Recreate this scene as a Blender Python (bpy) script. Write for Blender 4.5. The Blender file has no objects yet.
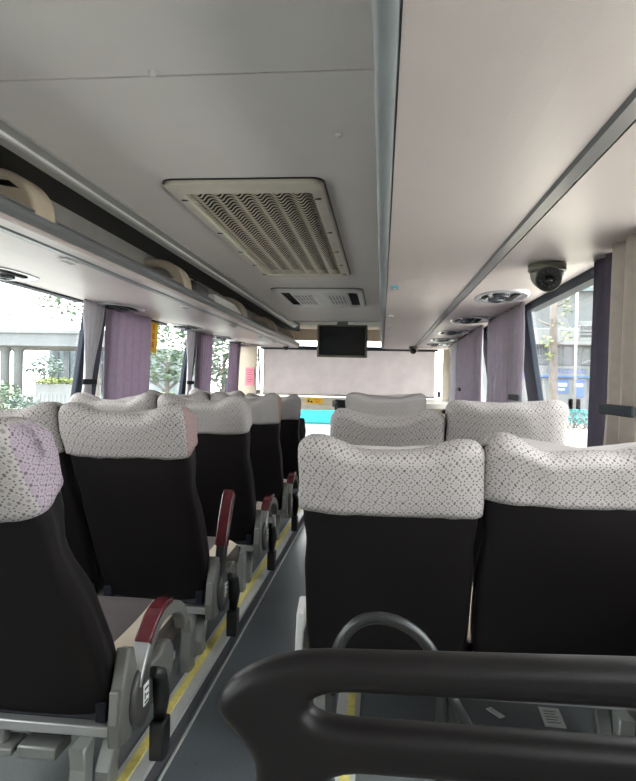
import bpy, bmesh, math, random
from mathutils import Vector, Matrix, noise
random.seed(7)
SC = bpy.context.scene
COL = SC.collection
H = 1.06            # eye height above the aisle floor
PLAT = 0.065         # raised seating platform
pi = math.pi

# ------------------------------------------------------------------ materials
def mat_base(name):
    m = bpy.data.materials.new(name); m.use_nodes = True
    nt = m.node_tree; nt.nodes.clear()
    out = nt.nodes.new('ShaderNodeOutputMaterial')
    b = nt.nodes.new('ShaderNodeBsdfPrincipled')
    nt.links.new(b.outputs[0], out.inputs[0])
    return m, nt, b, out

def M(name, col, rough=.5, metal=0., var=.06, scale=12., bump=0., bscale=80., spec=.5, coat=0.):
    m, nt, b, out = mat_base(name)
    tc = nt.nodes.new('ShaderNodeTexCoord')
    n = nt.nodes.new('ShaderNodeTexNoise'); n.inputs['Scale'].default_value = scale; n.inputs['Detail'].default_value = 4
    nt.links.new(tc.outputs['Object'], n.inputs['Vector'])
    r = nt.nodes.new('ShaderNodeValToRGB')
    r.color_ramp.elements[0].position = .3; r.color_ramp.elements[1].position = .7
    r.color_ramp.elements[0].color = (*[max(0, c*(1-var)) for c in col], 1)
    r.color_ramp.elements[1].color = (*[min(1, c*(1+var)) for c in col], 1)
    nt.links.new(n.outputs[0], r.inputs[0]); nt.links.new(r.outputs[0], b.inputs['Base Color'])
    b.inputs['Roughness'].default_value = rough; b.inputs['Metallic'].default_value = metal
    b.inputs['Specular IOR Level'].default_value = spec
    if coat: b.inputs['Coat Weight'].default_value = coat
    if bump:
        n2 = nt.nodes.new('ShaderNodeTexNoise'); n2.inputs['Scale'].default_value = bscale; n2.inputs['Detail'].default_value = 3
        nt.links.new(tc.outputs['Object'], n2.inputs['Vector'])
        bp = nt.nodes.new('ShaderNodeBump'); bp.inputs['Strength'].default_value = bump; bp.inputs['Distance'].default_value = .01
        nt.links.new(n2.outputs[0], bp.inputs['Height']); nt.links.new(bp.outputs[0], b.inputs['Normal'])
    return m

def math_node(nt, op, a, b=None, c=None):
    n = nt.nodes.new('ShaderNodeMath'); n.operation = op
    for i, v in enumerate((a, b, c)):
        if v is None: continue
        if isinstance(v, (int, float)): n.inputs[i].default_value = v
        else: nt.links.new(v, n.inputs[i])
    return n.outputs[0]

def lace(name, col, hole=(.10, .085, .075), amt=.9):
    """crocheted lace: flowers with a dark eye, set between dotted diamonds"""
    m, nt, b, out = mat_base(name)
    uv = nt.nodes.new('ShaderNodeUVMap'); sp = nt.nodes.new('ShaderNodeSeparateXYZ')
    nt.links.new(uv.outputs[0], sp.inputs[0])
    mm = lambda op, a, b_=None, c=None: math_node(nt, op, a, b_, c)
    fx = mm('SUBTRACT', mm('FRACT', mm('DIVIDE', sp.outputs[0], .0295)), .5)
    fy = mm('SUBTRACT', mm('FRACT', mm('DIVIDE', sp.outputs[1], .0265)), .5)
    ax, ay = mm('ABSOLUTE', fx), mm('ABSOLUTE', fy)
    d = mm('ADD', ax, ay); e = mm('SUBTRACT', ax, ay)
    eye = mm('LESS_THAN', mm('SQRT', mm('ADD', mm('MULTIPLY', fx, fx), mm('MULTIPLY', fy, fy))), .125)
    ring = mm('MULTIPLY', mm('LESS_THAN', mm('ABSOLUTE', mm('SUBTRACT', d, .52)), .075),
              mm('LESS_THAN', mm('FRACT', mm('MULTIPLY', mm('ADD', e, 1.0), 3.0)), .55))
    inner = mm('MULTIPLY', mm('LESS_THAN', mm('ABSOLUTE', mm('SUBTRACT', d, .86)), .05),
               mm('LESS_THAN', mm('FRACT', mm('MULTIPLY', mm('ADD', e, 1.0), 6.0)), .45))
    holes = mm('MINIMUM', mm('ADD', mm('ADD', mm('MULTIPLY', eye, .6), ring), mm('MULTIPLY', inner, .55)), 1.0)
    mx = nt.nodes.new('ShaderNodeMix'); mx.data_type = 'RGBA'
    mx.inputs['A'].default_value = (*col, 1); mx.inputs['B'].default_value = (*hole, 1)
    nt.links.new(mm('MULTIPLY', holes, amt), mx.inputs['Factor'])
    nt.links.new(mx.outputs['Result'], b.inputs['Base Color'])
    b.inputs['Roughness'].default_value = .9; b.inputs['Specular IOR Level'].default_value = .2
    bp = nt.nodes.new('ShaderNodeBump'); bp.inputs['Strength'].default_value = .5; bp.inputs['Distance'].default_value = .002; bp.invert = True
    nt.links.new(holes, bp.inputs['Height']); nt.links.new(bp.outputs[0], b.inputs['Normal'])
    return m

def cloth(name, col, trans=.45, scale=30.):
    m, nt, b, out = mat_base(name)
    nt.nodes.remove(b)
    tc = nt.nodes.new('ShaderNodeTexCoord')
    n = nt.nodes.new('ShaderNodeTexNoise'); n.inputs['Scale'].default_value = scale; n.inputs['Detail'].default_value = 5
    nt.links.new(tc.outputs['Object'], n.inputs['Vector'])
    r = nt.nodes.new('ShaderNodeValToRGB')
    r.color_ramp.elements[0].position = .3; r.color_ramp.elements[1].position = .7
    r.color_ramp.elements[0].color = (*[c*.93 for c in col], 1); r.color_ramp.elements[1].color = (*[min(1, c*1.05) for c in col], 1)
    nt.links.new(n.outputs[0], r.inputs[0])
    df = nt.nodes.new('ShaderNodeBsdfDiffuse'); tr = nt.nodes.new('ShaderNodeBsdfTranslucent')
    nt.links.new(r.outputs[0], df.inputs[0]); nt.links.new(r.outputs[0], tr.inputs[0])
    ms = nt.nodes.new('ShaderNodeMixShader'); ms.inputs[0].default_value = trans
    nt.links.new(df.outputs[0], ms.inputs[1]); nt.links.new(tr.outputs[0], ms.inputs[2])
    nt.links.new(ms.outputs[0], out.inputs[0])
    return m

def glass_mat(name, tint=(.93, .97, .97)):
    m, nt, b, out = mat_base(name); nt.nodes.remove(b)
    t = nt.nodes.new('ShaderNodeBsdfTransparent'); t.inputs[0].default_value = (*tint, 1)
    g = nt.nodes.new('ShaderNodeBsdfGlossy'); g.inputs['Roughness'].default_value = .02
    lw = nt.nodes.new('ShaderNodeLayerWeight'); lw.inputs[0].default_value = .5
    fac = math_node(nt, 'ADD', math_node(nt, 'MULTIPLY', math_node(nt, 'POWER', lw.outputs['Facing'], 5.), .45), .02)
    ms = nt.nodes.new('ShaderNodeMixShader')
    nt.links.new(fac, ms.inputs[0]); nt.links.new(t.outputs[0], ms.inputs[1]); nt.links.new(g.outputs[0], ms.inputs[2])
    nt.links.new(ms.outputs[0], out.inputs[0])
    return m

def speckle(name, base, fleck, rough=.45, scale=260., thr=.22):
    m, nt, b, out = mat_base(name)
    tc = nt.nodes.new('ShaderNodeTexCoord')
    v = nt.nodes.new('ShaderNodeTexVoronoi'); v.inputs['Scale'].default_value = scale
    nt.links.new(tc.outputs['Object'], v.inputs['Vector'])
    n = nt.nodes.new('ShaderNodeTexNoise'); n.inputs['Scale'].default_value = 5.; n.inputs['Detail'].default_value = 6
    nt.links.new(tc.outputs['Object'], n.inputs['Vector'])
    r = nt.nodes.new('ShaderNodeValToRGB'); e = r.color_ramp.elements
    e[0].position = thr*.7; e[0].color = (*fleck, 1); e[1].position = thr; e[1].color = (*base, 1)
    nt.links.new(v.outputs['Distance'], r.inputs[0])
    mx = nt.nodes.new('ShaderNodeMix'); mx.data_type = 'RGBA'; mx.blend_type = 'MULTIPLY'; mx.inputs['Factor'].default_value = .35
    nt.links.new(r.outputs[0], mx.inputs['A']); nt.links.new(n.outputs[0], mx.inputs['B'])
    nt.links.new(mx.outputs['Result'], b.inputs['Base Color'])
    rr = nt.nodes.new('ShaderNodeMapRange'); rr.inputs['To Min'].default_value = rough-.1; rr.inputs['To Max'].default_value = rough+.15
    nt.links.new(n.outputs[0], rr.inputs['Value']); nt.links.new(rr.outputs[0], b.inputs['Roughness'])
    return m

MAT = dict(
    disc=M('hinge_cover_dark_grey', (.055, .055, .052), .4),
    tie=M('tieback_dark_blue', (.014, .019, .026), .6, spec=.2),
    nosing=M('step_nosing_aluminium', (.74, .75, .74), .4, metal=.25),
    rackp=M('rack_back_panel', (.34, .325, .32), .8),
    edge=M('ceiling_edge_grey', (.36, .36, .36), .45),
    ceil=M('ceiling_fabric', (.80, .765, .745), .75, var=.012, bump=.08, bscale=300),
    rack=M('rack_laminate', (.60, .535, .53), .38, var=.012, bump=.03, bscale=200),
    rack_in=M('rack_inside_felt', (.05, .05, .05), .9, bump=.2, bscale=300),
    lip=M('rack_edge_grey', (.20, .215, .23), .35, metal=.2),
    tube=M('rack_rail_grey', (.22, .24, .255), .45),
    groove=M('groove_grey', (.17, .17, .18), .4, metal=.2),
    beige=M('beige_plastic', (.55, .47, .37), .45),
    grille=M('grille_cream', (.66, .615, .52), .45),
    wall=M('cabin_wall_vinyl', (.45, .42, .38), .6),
    header=M('front_header_beige', (.42, .35, .28), .6),
    dash=M('dash_cream', (.75, .68, .56), .5),
    darkwall=M('side_lining_dark', (.09, .09, .10), .7),
    pillar=M('window_pillar_dark', (.030, .040, .056), .6, spec=.25),
    black=M('black_plastic', (.012, .012, .013), .4),
    void=M('duct_black', (.006, .006, .006), .9),
    leather=M('dark_seat_leather', (.0075, .0062, .0068), .55, var=.15, scale=5, bump=.05, bscale=500, spec=.14),
    skirt=M('navy_seat_pocket', (.009, .010, .016), .55, bump=.1, bscale=400, spec=.2),
    cushion=M('seat_cushion_mauve', (.10, .085, .085), .55, bump=.05, bscale=300),
    cream=M('cream_seat_leather', (.62, .53, .42), .5, bump=.04, bscale=300),
    brown=M('brown_seat_leather', (.045, .035, .032), .5, bump=.05, bscale=300),
    burg=M('burgundy_armrest', (.085, .012, .018), .25, coat=.4),
    grey=M('grey_seat_plastic', (.12, .12, .11), .45),
    lgrey=M('light_grey_metal', (.22, .225, .215), .4, metal=.3),
    alu=M('brushed_aluminium', (.40, .405, .40), .38, metal=.6),
    chrome=M('chrome_plastic', (.60, .61, .64), .22, metal=.55),
    chromed=M('chrome_dark', (.10, .11, .13), .25, metal=.6),
    foam=M('rail_foam', (.0085, .0075, .0077), .42, var=.1, scale=6, bump=.04, bscale=250, spec=.2),
    steel=M('painted_steel_tube', (.022, .024, .024), .35, metal=.2),
    yellow=M('yellow_step_strip', (.88, .77, .24), .6, var=.12, scale=60, bump=.2, bscale=300),
    olive=M('camera_housing_olive', (.14, .14, .105), .35),
    lens=M('camera_lens_black', (.012, .013, .014), .12, coat=.6),
    ring=M('camera_ring_grey', (.05, .052, .052), .3),
    screen=M('monitor_screen', (.006, .008, .011), .12),
    bezel=M('monitor_bezel', (.16, .14, .11), .4),
    white=M('white_plastic', (.75, .75, .74), .5),
    sblue=M('blue_sticker', (.15, .45, .60), .5),
    paper=M('white_paper', (.75, .75, .73), .8),
    pinkp=M('pink_notice', (.80, .28, .36), .8),
    ysign=M('yellow_sticker', (.95, .62, .03), .6),
    ored=M('orange_red_ink', (.80, .12, .02), .6),
    led=M('rail_trim_bright', (.85, .86, .85), .25, metal=.1),
    road=M('asphalt_pale', (.22, .21, .19), .9, var=.12, scale=.6),
    bounce_cut=M('bounce_cut_dark_ground', (.11, .11, .105), .9, var=.2, scale=.8),  # ground darkened to hold down bounce light under the left rack
    walk=M('pavement_cream', (.17, .145, .11), .9, var=.12, scale=.8),
    concrete=M('overpass_concrete', (.105, .117, .126), .9, var=.08, scale=.5),
    facade=M('facade_white', (.105, .114, .118), .8, var=.05, scale=.4),
    facade2=M('facade_grey_blue', (.07, .095, .105), .7, var=.05, scale=.4),
    wing=M('shop_window_dark', (.04, .05, .06), .2),
    bluesign=M('blue_shop_sign', (.03, .08, .26), .6),
    redsign=M('red_sign', (.30, .01, .02), .6),
    ink=M('dark_ink', (.006, .007, .010), .7),
    bark=M('pale_bark', (.085, .073, .066), .9, var=.25, scale=3, bump=.4, bscale=10),
    bark2=M('dark_bark', (.08, .07, .06), .9, var=.25, scale=3),
    leaf=M('leaf_green', (.045, .075, .040), .7, var=.4, scale=2),
    leaf2=M('leaf_blue_green', (.045, .072, .060), .7, var=.4, scale=2),
    leaf3=M('leaf_yellow_green', (.10, .125, .03), .7, var=.3, scale=2),
    teal=M('bicycle_turquoise', (.015, .15, .15), .5),
    tyre=M('bicycle_tyre', (.03, .035, .04), .8),
    busteal=M('turquoise_vehicle_paint', (.0, .22, .25), .4),
    carwhite=M('white_vehicle_paint', (.20, .21, .235), .35),
    platform=speckle('platform_vinyl', (.19, .205, .21), (.42, .44, .44), .55, 330),
    aisle=speckle('aisle_vinyl', (.17, .195, .215), (.30, .33, .35), .30, 260),
    lace=lace('lace_cover', (.365, .338, .33)),
    lace_mauve_lit=lace('lace_cover_mauve_lit_side', (.31, .255, .30)),  # same lace, mauve light on the cover's side put into the colour
    lace_pink_lit=lace('lace_cover_pink_lit_side', (.31, .215, .21)),  # pinkish light on the side painted into the lace colour
    lace_peach_lit=lace('lace_cover_peach_lit_side', (.34, .24, .195)),  # peach tint of the light, coloured onto the cover side
    purple=cloth('curtain_purple', (.365, .305, .365), .5),
    lav=cloth('curtain_lavender', (.36, .32, .365), .35),
    greyc=cloth('curtain_grey_white', (.55, .53, .56), .35),
    beigec=cloth('curtain_beige', (.42, .375, .335), .2),
    violet=cloth('curtain_dark_violet', (.085, .075, .10), .2),
    blind=cloth('blind_fabric', (.575, .535, .535), .47, 8),
    glass=glass_mat('window_glass'),
)

# ------------------------------------------------------------------ mesh helpers
def newbm(): return bmesh.new()
def box(bm, lo, hi, mi=0, bev=0., seg=2):
    vs = [bm.verts.new((x, y, z)) for z in (lo[2], hi[2]) for y in (lo[1], hi[1]) for x in (lo[0], hi[0])]
    fs = []
    for q in ((0, 2, 3, 1), (4, 5, 7, 6), (0, 1, 5, 4), (2, 6, 7, 3), (0, 4, 6, 2), (1, 3, 7, 5)):
        f = bm.faces.new([vs[i] for i in q]); f.material_index = mi; fs.append(f)
    if bev:
        es = list({e for f in fs for e in f.edges})
        r = bmesh.ops.bevel(bm, geom=es, offset=bev, segments=seg, affect='EDGES', profile=.5)
        for f in r['faces']: f.material_index = mi; f.smooth = True
    return vs
def prism(bm, poly, axis, a, b, mi=0, bev=0., seg=2):
    """polygon in the two other axes extruded along axis from a to b"""
    def mk(p, t):
        if axis == 'y': return (p[0], t, p[1])
        if axis == 'x': return (t, p[0], p[1])
        return (p[0], p[1], t)
    A = [bm.verts.new(mk(p, a)) for p in poly]; B = [bm.verts.new(mk(p, b)) for p in poly]
    n = len(poly); fs = [bm.faces.new(A), bm.faces.new(B[::-1])]
    for i in range(n):
        j = (i+1) % n
        fs.append(bm.faces.new((A[i], B[i], B[j], A[j])))
    for f in fs: f.material_index = mi
    bmesh.ops.recalc_face_normals(bm, faces=fs)
    if bev:
        es = list({e for f in fs[:2] for e in f.edges})
        r = bmesh.ops.bevel(bm, geom=es, offset=bev, segments=seg, affect='EDGES', profile=.5)
        for f in r['faces']: f.material_index = mi; f.smooth = True
    return fs
def tube(bm, pts, r, n=12, mi=0, caps=True, closed=False):
    pts = [Vector(p) for p in pts]; R = r if isinstance(r, (list, tuple)) else [r]*len(pts)
    rings = []; up = None
    for i, p in enumerate(pts):
        if closed: t = pts[(i+1) % len(pts)]-pts[i-1]
        else: t = (pts[min(i+1, len(pts)-1)]-pts[max(i-1, 0)])
        t.normalize()
        if up is None:
            up = Vector((0, 0, 1)) if abs(t.z) < .9 else Vector((1, 0, 0))
        u = (up - t*up.dot(t)).normalized(); up = u; v = t.cross(u)
        rings.append([bm.verts.new(p + (u*math.cos(2*pi*k/n) + v*math.sin(2*pi*k/n))*R[i]) for k in range(n)])
    m = len(rings)
    for i in range(m if closed else m-1):
        a, b = rings[i], rings[(i+1) % m]
        for k in range(n):
            f = bm.faces.new((a[k], a[(k+1) % n], b[(k+1) % n], b[k])); f.smooth = True; f.material_index = mi
    if caps and not closed:
        for rg, rev in ((rings[0], True), (rings[-1], False)):
            f = bm.faces.new(rg[::-1] if rev else rg); f.material_index = mi
def lathe(bm, prof, c=(0, 0, 0), n=32, axis='z', mi=0):
    rings = []
    for r, h in prof:
        rg = []
        for k in range(n):
            a = 2*pi*k/n; x, y = r*math.cos(a), r*math.sin(a)
            p = (x, y, h) if axis == 'z' else ((h, x, y) if axis == 'x' else (x, h, y))
            rg.append(bm.verts.new((c[0]+p[0], c[1]+p[1], c[2]+p[2])))
        rings.append(rg)
    fs = []
    for a, b in zip(rings, rings[1:]):
        for k in range(n):
            f = bm.faces.new((a[k], a[(k+1) % n], b[(k+1) % n], b[k])); f.smooth = True; f.material_index = mi; fs.append(f)
    for rg in (rings[0], rings[-1]):
        f = bm.faces.new(rg); f.material_index = mi; fs.append(f)
    bmesh.ops.recalc_face_normals(bm, faces=fs)
def bez(p0, p1, p2, p3, n=10):
    out = []
    for i in range(n+1):
        t = i/n; s = 1-t
        out.append(tuple(s**3*a+3*s*s*t*b+3*s*t*t*c+t**3*d for a, b, c, d in zip(p0, p1, p2, p3)))
    return out
def arc(cx, cy, r, a0, a1, n=10, ry=None):
    ry = r if ry is None else ry
    return [(cx+r*math.cos(a0+(a1-a0)*i/n), cy+ry*math.sin(a0+(a1-a0)*i/n)) for i in range(n+1)]

def obj(name, bm, mats, parent=None, recalc=False, world=False):
    if recalc: bmesh.ops.recalc_face_normals(bm, faces=bm.faces)
    me = bpy.data.meshes.new(name); bm.to_mesh(me); bm.free()
    for k in (mats if isinstance(mats, (list, tuple)) else [mats]): me.materials.append(MAT[k])
    o = bpy.data.objects.new(name, me); COL.objects.link(o)
    if parent is not None:
        o.parent = parent
        if world: 
            r = parent
            loc = Vector((0, 0, 0))
            while r is not None: loc += r.location; r = r.parent
            me.transform(Matrix.Translation(-loc))
    return o
def tag(o, label, cat, group=None, kind=None):
    if label: o['label'] = label
    if cat: o['category'] = cat
    if group: o['group'] = group
    if kind: o['kind'] = kind
    return o
def thing(name, label, cat, loc=(0, 0, 0), group=None):
    o = bpy.data.objects.new(name, None); o.empty_display_size = .05; COL.objects.link(o)
    o.location = loc; return tag(o, label, cat, group)
def struct(name, bm, mats, label=None, parent=None):
    o = obj(name, bm, mats, parent); o['kind'] = 'structure'
    if label: o['label'] = label
    if label: o['category'] = name.split('_')[0]
    return o
def dup(root):
    r = root.copy(); COL.objects.link(r)
    for ch in root.children:
        c = ch.copy(); COL.objects.link(c); c.parent = r
        for g in ch.children:
            d = g.copy(); COL.objects.link(d); d.parent = c
    return r

# ------------------------------------------------------------------ camera
Fp, VX, VY, ROLL = 615., 382., 384., .021
def camera():
    cx, cy = 318., 390.5
    dx, dy = VX-cx, VY-cy; c, s = math.cos(ROLL), math.sin(ROLL)
    ux, uy = c*dx+s*dy, -s*dx+c*dy
    yaw = math.atan2(ux, Fp); pit = math.atan2(-uy*math.cos(yaw), Fp)
    fw = Vector((-math.sin(yaw)*math.cos(pit), math.cos(yaw)*math.cos(pit), -math.sin(pit)))
    rt = Vector((math.cos(yaw), math.sin(yaw), 0)); up = rt.cross(fw)
    r2 = rt*c+up*s; u2 = up*c-rt*s
    cam = bpy.data.cameras.new('camera'); o = bpy.data.objects.new('camera', cam); COL.objects.link(o)
    m = Matrix((r2, u2, -fw)).transposed().to_4x4(); m.translation = (0, 0, H)
    o.matrix_world = m
    cam.sensor_fit = 'HORIZONTAL'; cam.sensor_width = 36.; cam.lens = Fp/636*36
    cam.clip_start = .02; cam.clip_end = 500
    SC.camera = o
camera()

# ------------------------------------------------------------------ shell
YB, YF = -1.5, 6.9                      # rear wall, front wall
WT = .40                                # window top, relative to the eye
def XL(z): return -1.55-.13*(WT-z)      # leaning side walls (z relative to the eye)
def XR(z): return .70+.16*(WT-z)
ZS = -.34                               # window sill
bm = newbm(); box(bm, (-.60, YB, -.05), (-.10, YF, 0)); struct('floor', bm, 'aisle')
bm = newbm(); box(bm, (-1.80, YB, -.05), (-.582, YF, PLAT)); struct('floor_left', bm, 'platform')
bm = newbm(); box(bm, (-.103, YB, -.05), (.95, YF, PLAT)); struct('floor_right', bm, 'platform')
# step edges: aluminium nosing with a yellow insert
for i, (s, xe) in enumerate(((1, -.582), (-1, -.103))):
    bm = newbm()
    def q(x): return xe - s*x
    prof = [(q(-.012), PLAT-.010), (q(-.012), PLAT+.006), (q(.058), PLAT+.006), (q(.058), PLAT), (q(0), PLAT), (q(0), PLAT-.010)]
    prism(bm, prof, 'y', YB, 6.6, bev=.0015, seg=1); struct('trim_%d' % (1+2*i), bm, 'nosing')
    bm = newbm(); x0, x1 = sorted((q(.002), q(-.006)))
    box(bm, (x0, YB, 0), (x1, 6.6, PLAT-.008)); struct('trim_%d' % (15+i), bm, 'darkwall')
    bm = newbm(); x0, x1 = sorted((q(.020), q(.044)))
    box(bm, (x0, YB, PLAT+.0055), (x1, 6.6, PLAT+.009)); struct('trim_%d' % (2+2*i), bm, 'yellow')
bm = newbm(); box(bm, (-.564, YB, 0), (-.558, 6.6, .006)); struct('trim_5', bm, 'nosing')

def side_wall(name, X, sgn):
    """lower lining from platform to sill, leaning with the windows"""
    bm = newbm()
    zs = [PLAT-H-.05, ZS]
    prism(bm, [(X(zs[0]), H+zs[0]), (X(zs[1]), H+zs[1]), (X(zs[1])+sgn*.06, H+zs[1]), (X(zs[0])+sgn*.06, H+zs[0])], 'y', YB, YF)
    prism(bm, [(X(WT), H+WT), (X(.66), H+.66), (X(.66)+sgn*.06, H+.66), (X(WT)+sgn*.06, H+WT)], 'y', YB, YF)
    struct(name, bm, 'darkwall')
side_wall('wall_left', XL, -1); side_wall('wall_right', XR, 1)
def seg_wall(X, sgn, y0, y1, mat, n, th=.06, inset=0., z0=ZS, z1=WT):
    bm = newbm()
    i = -sgn*inset
    prism(bm, [(X(z0)+i, H+z0), (X(z1)+i, H+z1), (X(z1)+sgn*th, H+z1), (X(z0)+sgn*th, H+z0)], 'y', y0, y1, bev=.006)
    struct(n, bm, mat)
LP = [(-1.5, -1.3), (0.05, .27), (1.50, 1.74), (3.09, 3.32), (4.82, 5.05), (6.30, 6.42)]
RP = [(-1.5, -1.3), (0.40, .60), (1.62, 1.82), (3.12, 3.34), (4.30, 4.50), (5.62, 5.78)]
k = 1
for X, sgn, P in ((XL, -1, LP), (XR, 1, RP)):
    for a, b in P:
        seg_wall(X, sgn, a, b, 'pillar', 'pillar_%d' % k, .02, .01); k += 1
seg_wall(XL, -1, 6.70, 6.9, 'beige', 'pillar_%d' % k); k += 1
seg_wall(XR, 1, 6.45, 6.9, 'dash', 'pillar_%d' % k); k += 1
w = 1
for X, sgn, P, last in ((XL, -1, LP, 6.70), (XR, 1, RP, 6.45)):
    E = P+[(last, 0)]
    for (a, b), (c, d) in zip(E, E[1:]):
        bm = newbm()
        o_ = sgn*.03
        prism(bm, [(X(ZS)+o_, H+ZS), (X(WT)+o_, H+WT), (X(WT)+o_+sgn*.005, H+WT), (X(ZS)+o_+sgn*.005, H+ZS)], 'y', b-.01, c+.01)
        g = struct('window_%d' % w, bm, 'glass')
        bm = newbm()          # black rubber frame along the top and the sill
        for z0, z1 in ((WT-(.028 if sgn > 0 else .007), WT), (ZS, ZS+.03)):
            prism(bm, [(X(z0)-sgn*.004, H+z0), (X(z1)-sgn*.004, H+z1), (X(z1)+sgn*.045, H+z1), (X(z0)+sgn*.045, H+z0)], 'y', b-.005, c+.005)
        obj('window_frame', bm, 'pillar', g); w += 1
# rear and front
bm = newbm(); box(bm, (-1.85, YB-.05, -.05), (.95, YB, H+.70)); struct('wall_rear', bm, 'wall')
bm = newbm(); box(bm, (-1.9, YF, -.05), (1.0, YF+.05, H-.78)); struct('wall_front', bm, 'darkwall')
bm = newbm(); box(bm, (-1.75, YF-.02, H+.475), (.85, YF+.05, H+.70)); struct('trim_6', bm, 'header')
bm = newbm()
box(bm, (-1.72, YF+.012, H-.78), (.83, YF+.018, H+.475)); g = struct('window_%d' % w, bm, 'glass')
GX0, GY0 = .20, .70
# ceiling: two fabric panels meeting at a seam, raised soffit over the windscreen
bm = newbm()
box(bm, (-.835, YB, H+.55), (.04, 1.083, H+.58)); struct('ceiling', bm, 'ceil')
bm = newbm()
x0, x1, y0, y1 = -.395-GX0, -.395+GX0, 2.38-GY0, 2.38+GY0
for lo, hi in (((-.835, 1.089), (.04, y0)), ((-.835, y0), (x0, y1)), ((x1, y0), (.04, y1)), ((-.835, y1), (.04, 5.46))): box(bm, (lo[0], lo[1], H+.55), (hi[0], hi[1], H+.58))
struct('ceiling_panel', bm, 'ceil')
bm = newbm()
box(bm, (-.835, 1.07, H+.556), (.04, 1.10, H+.585)); struct('trim_7', bm, 'black')
bm = newbm()
box(bm, (-1.9, YB, H+.66), (1.0, YF, H+.70)); struct('roof', bm, 'darkwall')
bm = newbm()
box(bm, (-1.66, 5.47, H+.60), (.76, YF-.02, H+.64)); struct('ceiling_front', bm, 'header')
bm = newbm(); box(bm, (-.835, 5.455, H+.545), (-.02, 5.475, H+.64)); struct('trim_8', bm, 'header')

# ------------------------------------------------------------------ luggage racks
CX = -.435                               # the bus's centre line
RE = 6.4                                # front end of the racks
def rack(name, label, m, gx=.311, gw=.045):
    """m(x) maps right-hand-side x to the side wanted"""
    t = thing(name, label, 'luggage rack', (m(.35), 0, H+.38), 'overhead luggage racks')
    def pr(pname, poly, mat, y0=YB, y1=RE, bev=.0):
        bm = newbm(); prism(bm, [(m(x), H+z) for x, z in poly], 'y', y0, y1, bev=bev)
        return obj(pname, bm, mat, t, recalc=True, world=True)
    # bottom shell: from the edge rail out to the groove
    under = [(.012, .372)] + [(.012+(gx-.011)*u, .3645-.012*math.sin(pi*u)*.6+.018*u) for u in (0, .1, .2, .35, .5, .65, .8, .9, 1)]
    top = [(gx-.001, .40), (.02, .392)]
    b = pr('shelf_panel', under+top, 'rack', y1=RE-.02)
    for f in b.data.polygons: f.use_smooth = False
    pr('groove_strip', [(gx, .384), (gx+.15*gw, .384-.16*gw), (gx+.85*gw, .384), (gx+gw, .390), (gx+gw, .402), (gx, .402)], 'groove', y1=RE-.06)
    pr('outer_panel', [(gx+gw, .386), (.685, .401), (.685, .411), (gx+gw, .406)], 'rack', y1=RE-.06)
    pr('back_panel', [(.175, .404), (.185, .575), (.195, .575), (.20, .404)], 'rackp', y1=RE-.06)
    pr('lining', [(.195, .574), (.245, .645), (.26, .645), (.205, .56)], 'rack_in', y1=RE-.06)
    return t, pr
mR = lambda x: x
mL = lambda x: 2*CX-x
tR, prR = rack('luggage_rack', 'overhead luggage rack on the dome camera side, smooth underside facing down', mR)
tL, prL = rack('luggage_rack', 'overhead luggage rack with cream arched dividers showing above its edge', mL, .430, .008)
# edge rails
bm = newbm(); tube(bm, [(-.002, YB, H+.378), (-.002, RE-.05, H+.378), (.02, RE, H+.382)], .0165, 20); obj('edge_rail', bm, 'tube', tR, world=True)
prR('edge_lip', [(.0, .366), (.010, .368), (.02, .392), (.004, .402)], 'lip')
poly = [(.09, .3655), (.085, .361), (.062, .361), (-.006, .388), (-.012, .396), (-.008, .404), (.0, .408), (.03, .408), (.03, .40), (.09, .392)]
prL('edge_rail', poly, 'lip')
prL('edge_bead', [(.012, .403), (-.004, .409), (-.004, .413), (.014, .413)], 'groove')
# rounded front ends
for t, m in ((tR, mR), (tL, mL)):
    bm = newbm()
    pl = [(m(x), y) for x, y in ([(.0, RE-.02)] + arc(.14, RE-.02, .14, pi, pi/2, 8, .10) + [(.66, RE+.02), (.66, RE-.05), (.0, RE-.05)])]
    prism(bm, pl[1:], 'z', H+.366, H+.405, bev=.008); obj('end_cap', bm, 'rack', t, recalc=True, world=True)
# ceiling edge trim above each rack mouth
for i, m in enumerate((mL, lambda x: x+.06)):
    bm = newbm()
    P_ = [(-.055, .55), (-.055, .543), (-.03, .540), (-.02, .528), (.0, .524), (.012, .53), (.012, .56)]
    prism(bm, [(m(x), H+z) for x, z in P_], 'y', YB, 5.9); struct('trim_%d' % (9+2*i), bm, 'edge')
    bm = newbm(); tube(bm, [(m(-.026), YB, H+.5345), (m(-.026), 5.86, H+.5345)], .0045, 8); struct('trim_%d' % (10+2*i), bm, 'led')
    bm = newbm(); prism(bm, [(m(x), H+z) for x, z in ((.0, .53), (.012, .53), (.64, .64), (.64, .655), (.0, .655))], 'y', YB, RE); struct('ceiling_%s' % ('left', 'right')[i], bm, 'rack_in')

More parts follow.
